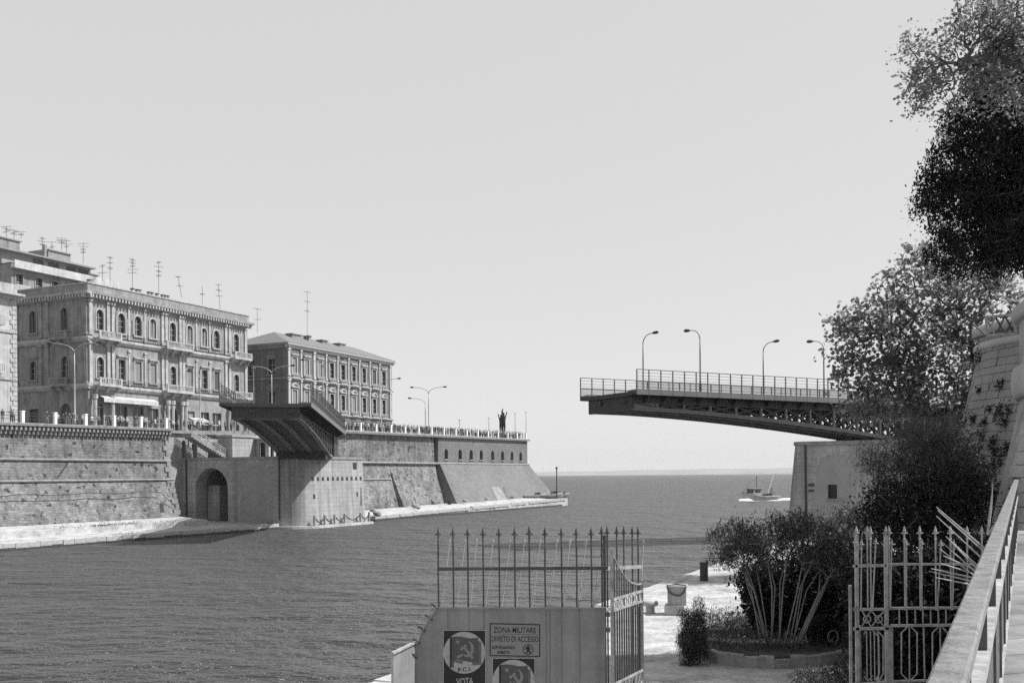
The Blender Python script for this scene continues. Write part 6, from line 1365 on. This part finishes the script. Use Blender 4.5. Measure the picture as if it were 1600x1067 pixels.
# dark evergreen oak
D = 33
tb = Vector((21.5, 34, 11.2))
tk = [tb, Vector((21.3, 34, 13)), Vector((20.5, 33.8, 15)), Vector((19, 33.5, 16))]
tree('evergreen_oak', 'dense nearly black evergreen oak crown at the upper right edge', tuple(tb), tk,
     [blob(1550,250,D,70,2.4,75), blob(1500,300,D,50,2.0,48), blob(1560,350,D,80,2.5,62), blob(1600,180,D,70,2.5,90), blob(1620,330,D,80,3,95), blob(1452,272,D,20,1.0,15), blob(1443,318,D,24,1.0,17), blob(1476,232,D,26,1.1,24), blob(1492,195,D,26,1.1,28), blob(1530,165,D,40,1.4,36), blob(1473,352,D,22,1.0,20), blob(1482,392,D,28,1.2,28), blob(1500,425,D,26,1.2,20), blob(1545,412,D,32,1.4,24), blob(1590,398,D,36,1.6,26), blob(1470,300,D,24,1.2,30), blob(1570,120,D,50,1.8,40)],
     900, 60, (.16, .22, .14), .12, OVAL, LEAF_D, M['bark'], .35, extra=30000, shell=.1)
# dark bushes on the bank
def bush(name, label, base, blobs, ntips, per, spread, size, tmpl, lm, r0=.05, extra=0, shell=.3, bark='bark', stems=5, cat='bush', rtip=.008, droop=.3, up=.4):
    o = empty(name, base, 0, label, cat); tips = in_blobs(ntips, blobs, shell); b = Vector(base); tp = Vector(tips.mean(0))
    groups = np.argsort(np.arctan2(tips[:,1]-tp.y, tips[:,0]-tp.x)); parts_ = np.array_split(groups, stems)
    for g in parts_:
        if not len(g): continue
        c_ = Vector(tips[g].mean(0)); b2_ = b+Vector(((c_.x-b.x)*.3+rng.normal()*.1, (c_.y-b.y)*.3+rng.normal()*.1, 0)); m_ = b2_.lerp(c_, .55)+Vector((rng.normal()*.1, rng.normal()*.1, .1))
        branches([b2_, b2_.lerp(m_, .5), m_, b2_.lerp(c_, .8)], tips[g], r0, rtip, .2, 5, up).build('stem', M[bark], o, smooth=True)
    q = np.repeat(tips, per, 0)+rng.normal(size=(ntips*per, 3))*np.array(spread)
    if extra: q = np.concatenate([q, in_blobs(extra, blobs, .0)])
    q[:, 2] = np.maximum(q[:, 2], base[2]+.02)
    me = np_mesh('foliage', leaves(q, size, tmpl, droop)-np.array(base)[None, None, :], len(tmpl), lm); f_ = bpy.data.objects.new('foliage', me); COL.objects.link(f_); f_.parent = o; f_['kind'] = 'stuff'; return o
def gb(px, d, z=1.15): p = P(px, 900, d); return (p.x, p.y, z)
D = 34
bush('oleander', 'tall oleander bush with many bare pale stems in the planter', gb(1215, D, 1.35),
     [blob(1150,840,D,48,1.1,30), blob(1200,845,D,60,1.3,40), blob(1270,845,D,55,1.3,42), blob(1130,875,D,28,.8,18), blob(1235,815,D,40,1,20), blob(1310,870,D,35,1.2,45), blob(1180,880,D,45,1,20)],
     240, 34, (.16, .2, .16), .17, LANCE, LEAF_O, .024, 3600, .2, 'bark_pale', 17, droop=-.4, up=.6)
fl_ = in_blobs(60, [blob(1270,840,D-1.2,14,.2,12), blob(1300,838,D-1.2,16,.2,10), blob(1243,852,D-1.2,10,.2,8)], 0)
D = 33
bush('juniper', 'small pointed juniper bush at the planter corner', gb(1085, D, 1.1), [blob(1085,985,D,22,.5,32), blob(1092,955,D,12,.35,25), blob(1073,970,D,10,.3,22), blob(1080,1005,D,26,.6,22), blob(1088,1018,D,22,.6,16)], 120, 70, (.07, .09, .12), .085, LANCE, LEAF_S, .03, 4500, .1, stems=3, droop=-.9)
D = 30
bush('dark_shrub', 'dark rounded shrub mass with feathery lighter top before the far tower', gb(1440, 31, 1.1),
     [blob(1425,795,31,78,1.6,50), blob(1470,770,31,60,1.5,50), blob(1365,805,31,26,.9,22), blob(1515,770,31,25,1,40), blob(1440,845,31,90,1.4,30), blob(1390,770,31,38,1.1,30), blob(1500,800,31,45,1.3,60)], 260, 46, (.22, .26, .22), .11, OVAL, LEAF_D, .09, 9000, .2, stems=4)
bush('feathery_shrub', 'lighter feathery shrub above the dark shrub mass', gb(1440, 34, 1.1), [blob(1425,700,34,50,1.2,40), blob(1470,720,34,60,1.3,45), blob(1395,735,34,32,1,30), blob(1510,745,34,30,1,40), blob(1450,680,34,45,1.2,30), blob(1360,720,34,20,.8,22)], 260, 60, (.2, .22, .26), .11, LANCE, LEAF_T, .05, 9000, .2, stems=4, droop=-.7)
bush('pale_shrub', 'pale leaved shrub at the foot of the right pier', gb(1325, 44, 1.1), [blob(1328,800,44,28,.9,16), blob(1300,815,44,20,.8,14), blob(1345,818,44,20,.8,14)], 60, 40, (.16, .2, .14), .12, OVAL, LEAF_P, .05, 500, .2, stems=3)
bush('laurel_bush', 'black-green thicket behind the right hand gate', gb(1420, 24, 1.2), [blob(1400,920,24,70,1.0,62), blob(1470,950,24,70,1.1,100), blob(1375,980,24,50,1,80), blob(1520,930,24,55,1.1,100), blob(1430,1010,24,90,1,60), blob(1350,900,25,30,.8,50)], 260, 60, (.2, .24, .2), .15, OVAL, LEAF_D, .06, 26000, .1, stems=5)
bush('thicket', 'dark thicket filling the planter behind the oleander stems', gb(1270, 38, 1.3), [blob(1235,930,37,55,1.1,58), blob(1300,915,37,60,1.2,75), blob(1190,925,37,36,1.0,48), blob(1350,930,37,55,1.2,90), blob(1260,975,37,90,1.0,35)], 260, 60, (.2, .24, .2), .17, OVAL, LEAF_D, .05, 26000, .1, stems=5)
bush('bank_shrub', 'dusty shrub against the foot of the farther tower', gb(1505, 40, 1.1), [blob(1500,720,40,34,1.2,50), blob(1520,770,40,28,1.0,50), blob(1490,830,40,40,1.2,50)], 110, 40, (.2, .22, .2), .12, OVAL, LEAF_S, .06, 2500, .2, stems=3)
bush('low_bush', 'low rough bush at the lower edge before the planter', gb(1300, 27, 1.0), [blob(1290,1062,27,60,.8,18), blob(1330,1050,27,25,.7,25)], 90, 36, (.12, .14, .1), .07, OVAL, LEAF_S, .02, 1500, .1, stems=4)
bush('low_bush', 'small weed tuft at the planter outer left corner', gb(1074, 33, 1.0), [blob(1074,1035,33,14,.35,22), blob(1082,1052,33,16,.4,14)], 40, 36, (.08, .08, .07), .06, OVAL, LEAF_S, .015, 300, .1, stems=3)
# creepers on the farther tower
mb_c = []
for px, py, r_ in ((1548,735,.5),(1540,755,.45),(1556,765,.5),(1545,790,.5),(1560,720,.45),(1530,700,.35),(1534,720,.35),(1552,690,.35),(1570,660,.3),(1575,640,.35),(1562,600,.3),(1520,655,.45),(1506,660,.55),(1568,785,.5),(1540,815,.5),(1560,830,.7), (1535,680,.35), (1555,705,.4), (1515,720,.4), (1572,700,.35), (1538,660,.25), (1560,640,.3), (1530,745,.4), (1548,775,.4),(1530,610,.2),(1545,640,.2),(1527,560,.4)):
    x = (px-800)/F; d = None                                  # meet the tower surface
    for dd in np.arange(42, 56, .05):
        p = P(px, py, dd); rr = math.hypot(p.x-c2[0], p.y-c2[1]); zq_ = p.z
        if rr <= interp(zq_, [0, z2(700), z2(548), z2(520)], [r2+3.0, r2+1.05, r2-.1, r2-.1])+.06: d = dd; break
    if d is None: continue
    p = P(px, py, d-.06); n_ = int(170*r_/.4); mb_c.append(np.array(p)+rng.normal(size=(n_, 3))*np.array([r_*.5, r_*.28, r_*.5]))
me = np_mesh('wall_weeds', leaves(np.concatenate(mb_c)-np.array([c2[0], c2[1]-r2, 5]), .13, OVAL), 6, LEAF_D); o = bpy.data.objects.new('wall_weeds', me); COL.objects.link(o); o.location = (c2[0], c2[1]-r2, 5); o['kind'] = 'stuff'
# ground cover in the planter, weeds on the quays
q = []
for i in range(16000):
    x = rng.uniform(6.6, 13.8); y = rng.uniform(33, 42); 
    if all(True for _ in (0,)):
        k = min(range(len(edge)-1), key=lambda j: abs((edge[j].x+edge[j+1].x)/2-x)); yb = (edge[k].y+edge[k+1].y)/2+.5
        if y > yb-.25: q.append((x, y, 1.4+abs(rng.normal())*.2))
q = np.array(q); me = np_mesh('ground_cover', leaves(q-np.array([10,38,1.4]), .13, LANCE, -1.0), 5, LEAF_S); o = bpy.data.objects.new('ground_cover', me); COL.objects.link(o); o.location = (10, 38, 1.4); o['kind'] = 'stuff'
q = []
for s0, n_, t0 in ((31, 60, 78.4), (36, 160, 78.3), (40, 120, 78.4), (45, 50, 78.5), (34, 60, 73), (60, 50, 72.5)):
    for i in range(n_): s = s0+rng.normal()*1.2; p = L(s, t0+rng.normal()*.25, 0); q.append((p[0], p[1], (1.55 if t0 > 75 else .72)+abs(rng.normal())*.12))
for i in range(500): s = rng.uniform(84, 126); p = L(s, 81.0+rng.normal()*.6, 0); q.append((p[0], p[1], zq(s)+.35+abs(rng.normal())*.2))
q = np.array(q); c0 = q.mean(0); me = np_mesh('quay_weeds', leaves(q-c0, .3, LANCE, -.8), 5, LEAF_S); o = bpy.data.objects.new('quay_weeds', me); COL.objects.link(o); o.location = c0; o['kind'] = 'stuff'
# oleander blossoms
me = np_mesh('oleander_blossom', leaves(fl_-fl_.mean(0), .1, OVAL), 6, M['p_white']); o = bpy.data.objects.new('oleander_blossom', me); COL.objects.link(o); o.location = fl_.mean(0); o['kind'] = 'stuff'; o.parent = bpy.data.objects['oleander']; o.location = Vector(fl_.mean(0))-bpy.data.objects['oleander'].location
# palm fronds on the terrace
pf = P(1590, 462, 52); po_ = empty('palm', (pf.x+1.5, pf.y, 11.2), 0, 'palm fronds rising above the castle terrace at the right edge', 'palm'); 
mb = MB(); mb.tube([(pf.x+1.5, pf.y, 11.2), (pf.x+1.5, pf.y, pf.z-.2)], [.25, .2], 8); mb.build('trunk', M['bark'], po_)
for k in range(16):
    an = 2*PI*k/16+rng.normal()*.1; dv = Vector((math.cos(an), math.sin(an), 0)); b = Vector((pf.x+1.5, pf.y, pf.z-.2)); l_ = rng.uniform(1.5, 2.1); el = rng.uniform(.4, 1.0); mb = MB()
    pts = [b+dv*l_*f_+Vector((0,0,el*l_*(f_-f_*f_*.85))) for f_ in np.linspace(0,1,7)]; mb.tube(pts, .02, 4); sd = Vector((-dv.y, dv.x, 0))
    for i in range(1, 7):
        for s_ in (-1, 1):
            for j in range(2): p = pts[i-1].lerp(pts[i], .5*j+.25); e = p+sd*s_*.4*(1-.1*i)+dv*.3-Vector((0,0,.12)); w_ = dv*.025; mb.add([p-w_, p+w_, e], [(0,1,2)])
    mb.build('frond', LEAF_S, po_, fix=False)
# ------------------------------------------------------------------ haze
mb = MB(); mb.rbox(-6700, 6700, -400, 6880, -2, 60)
hz = bpy.data.materials.new('haze'); hz.use_nodes = True; n = hz.node_tree.nodes; n.remove(n['Principled BSDF']); pv = n.new('ShaderNodeVolumePrincipled'); pv.inputs['Color'].default_value = (1,1,1,1); pv.inputs['Density'].default_value = .00005; pv.inputs['Anisotropy'].default_value = .0
hz.node_tree.links.new(pv.outputs[0], n['Material Output'].inputs['Volume'])
tag(mb.build('haze', hz), kind='stuff')
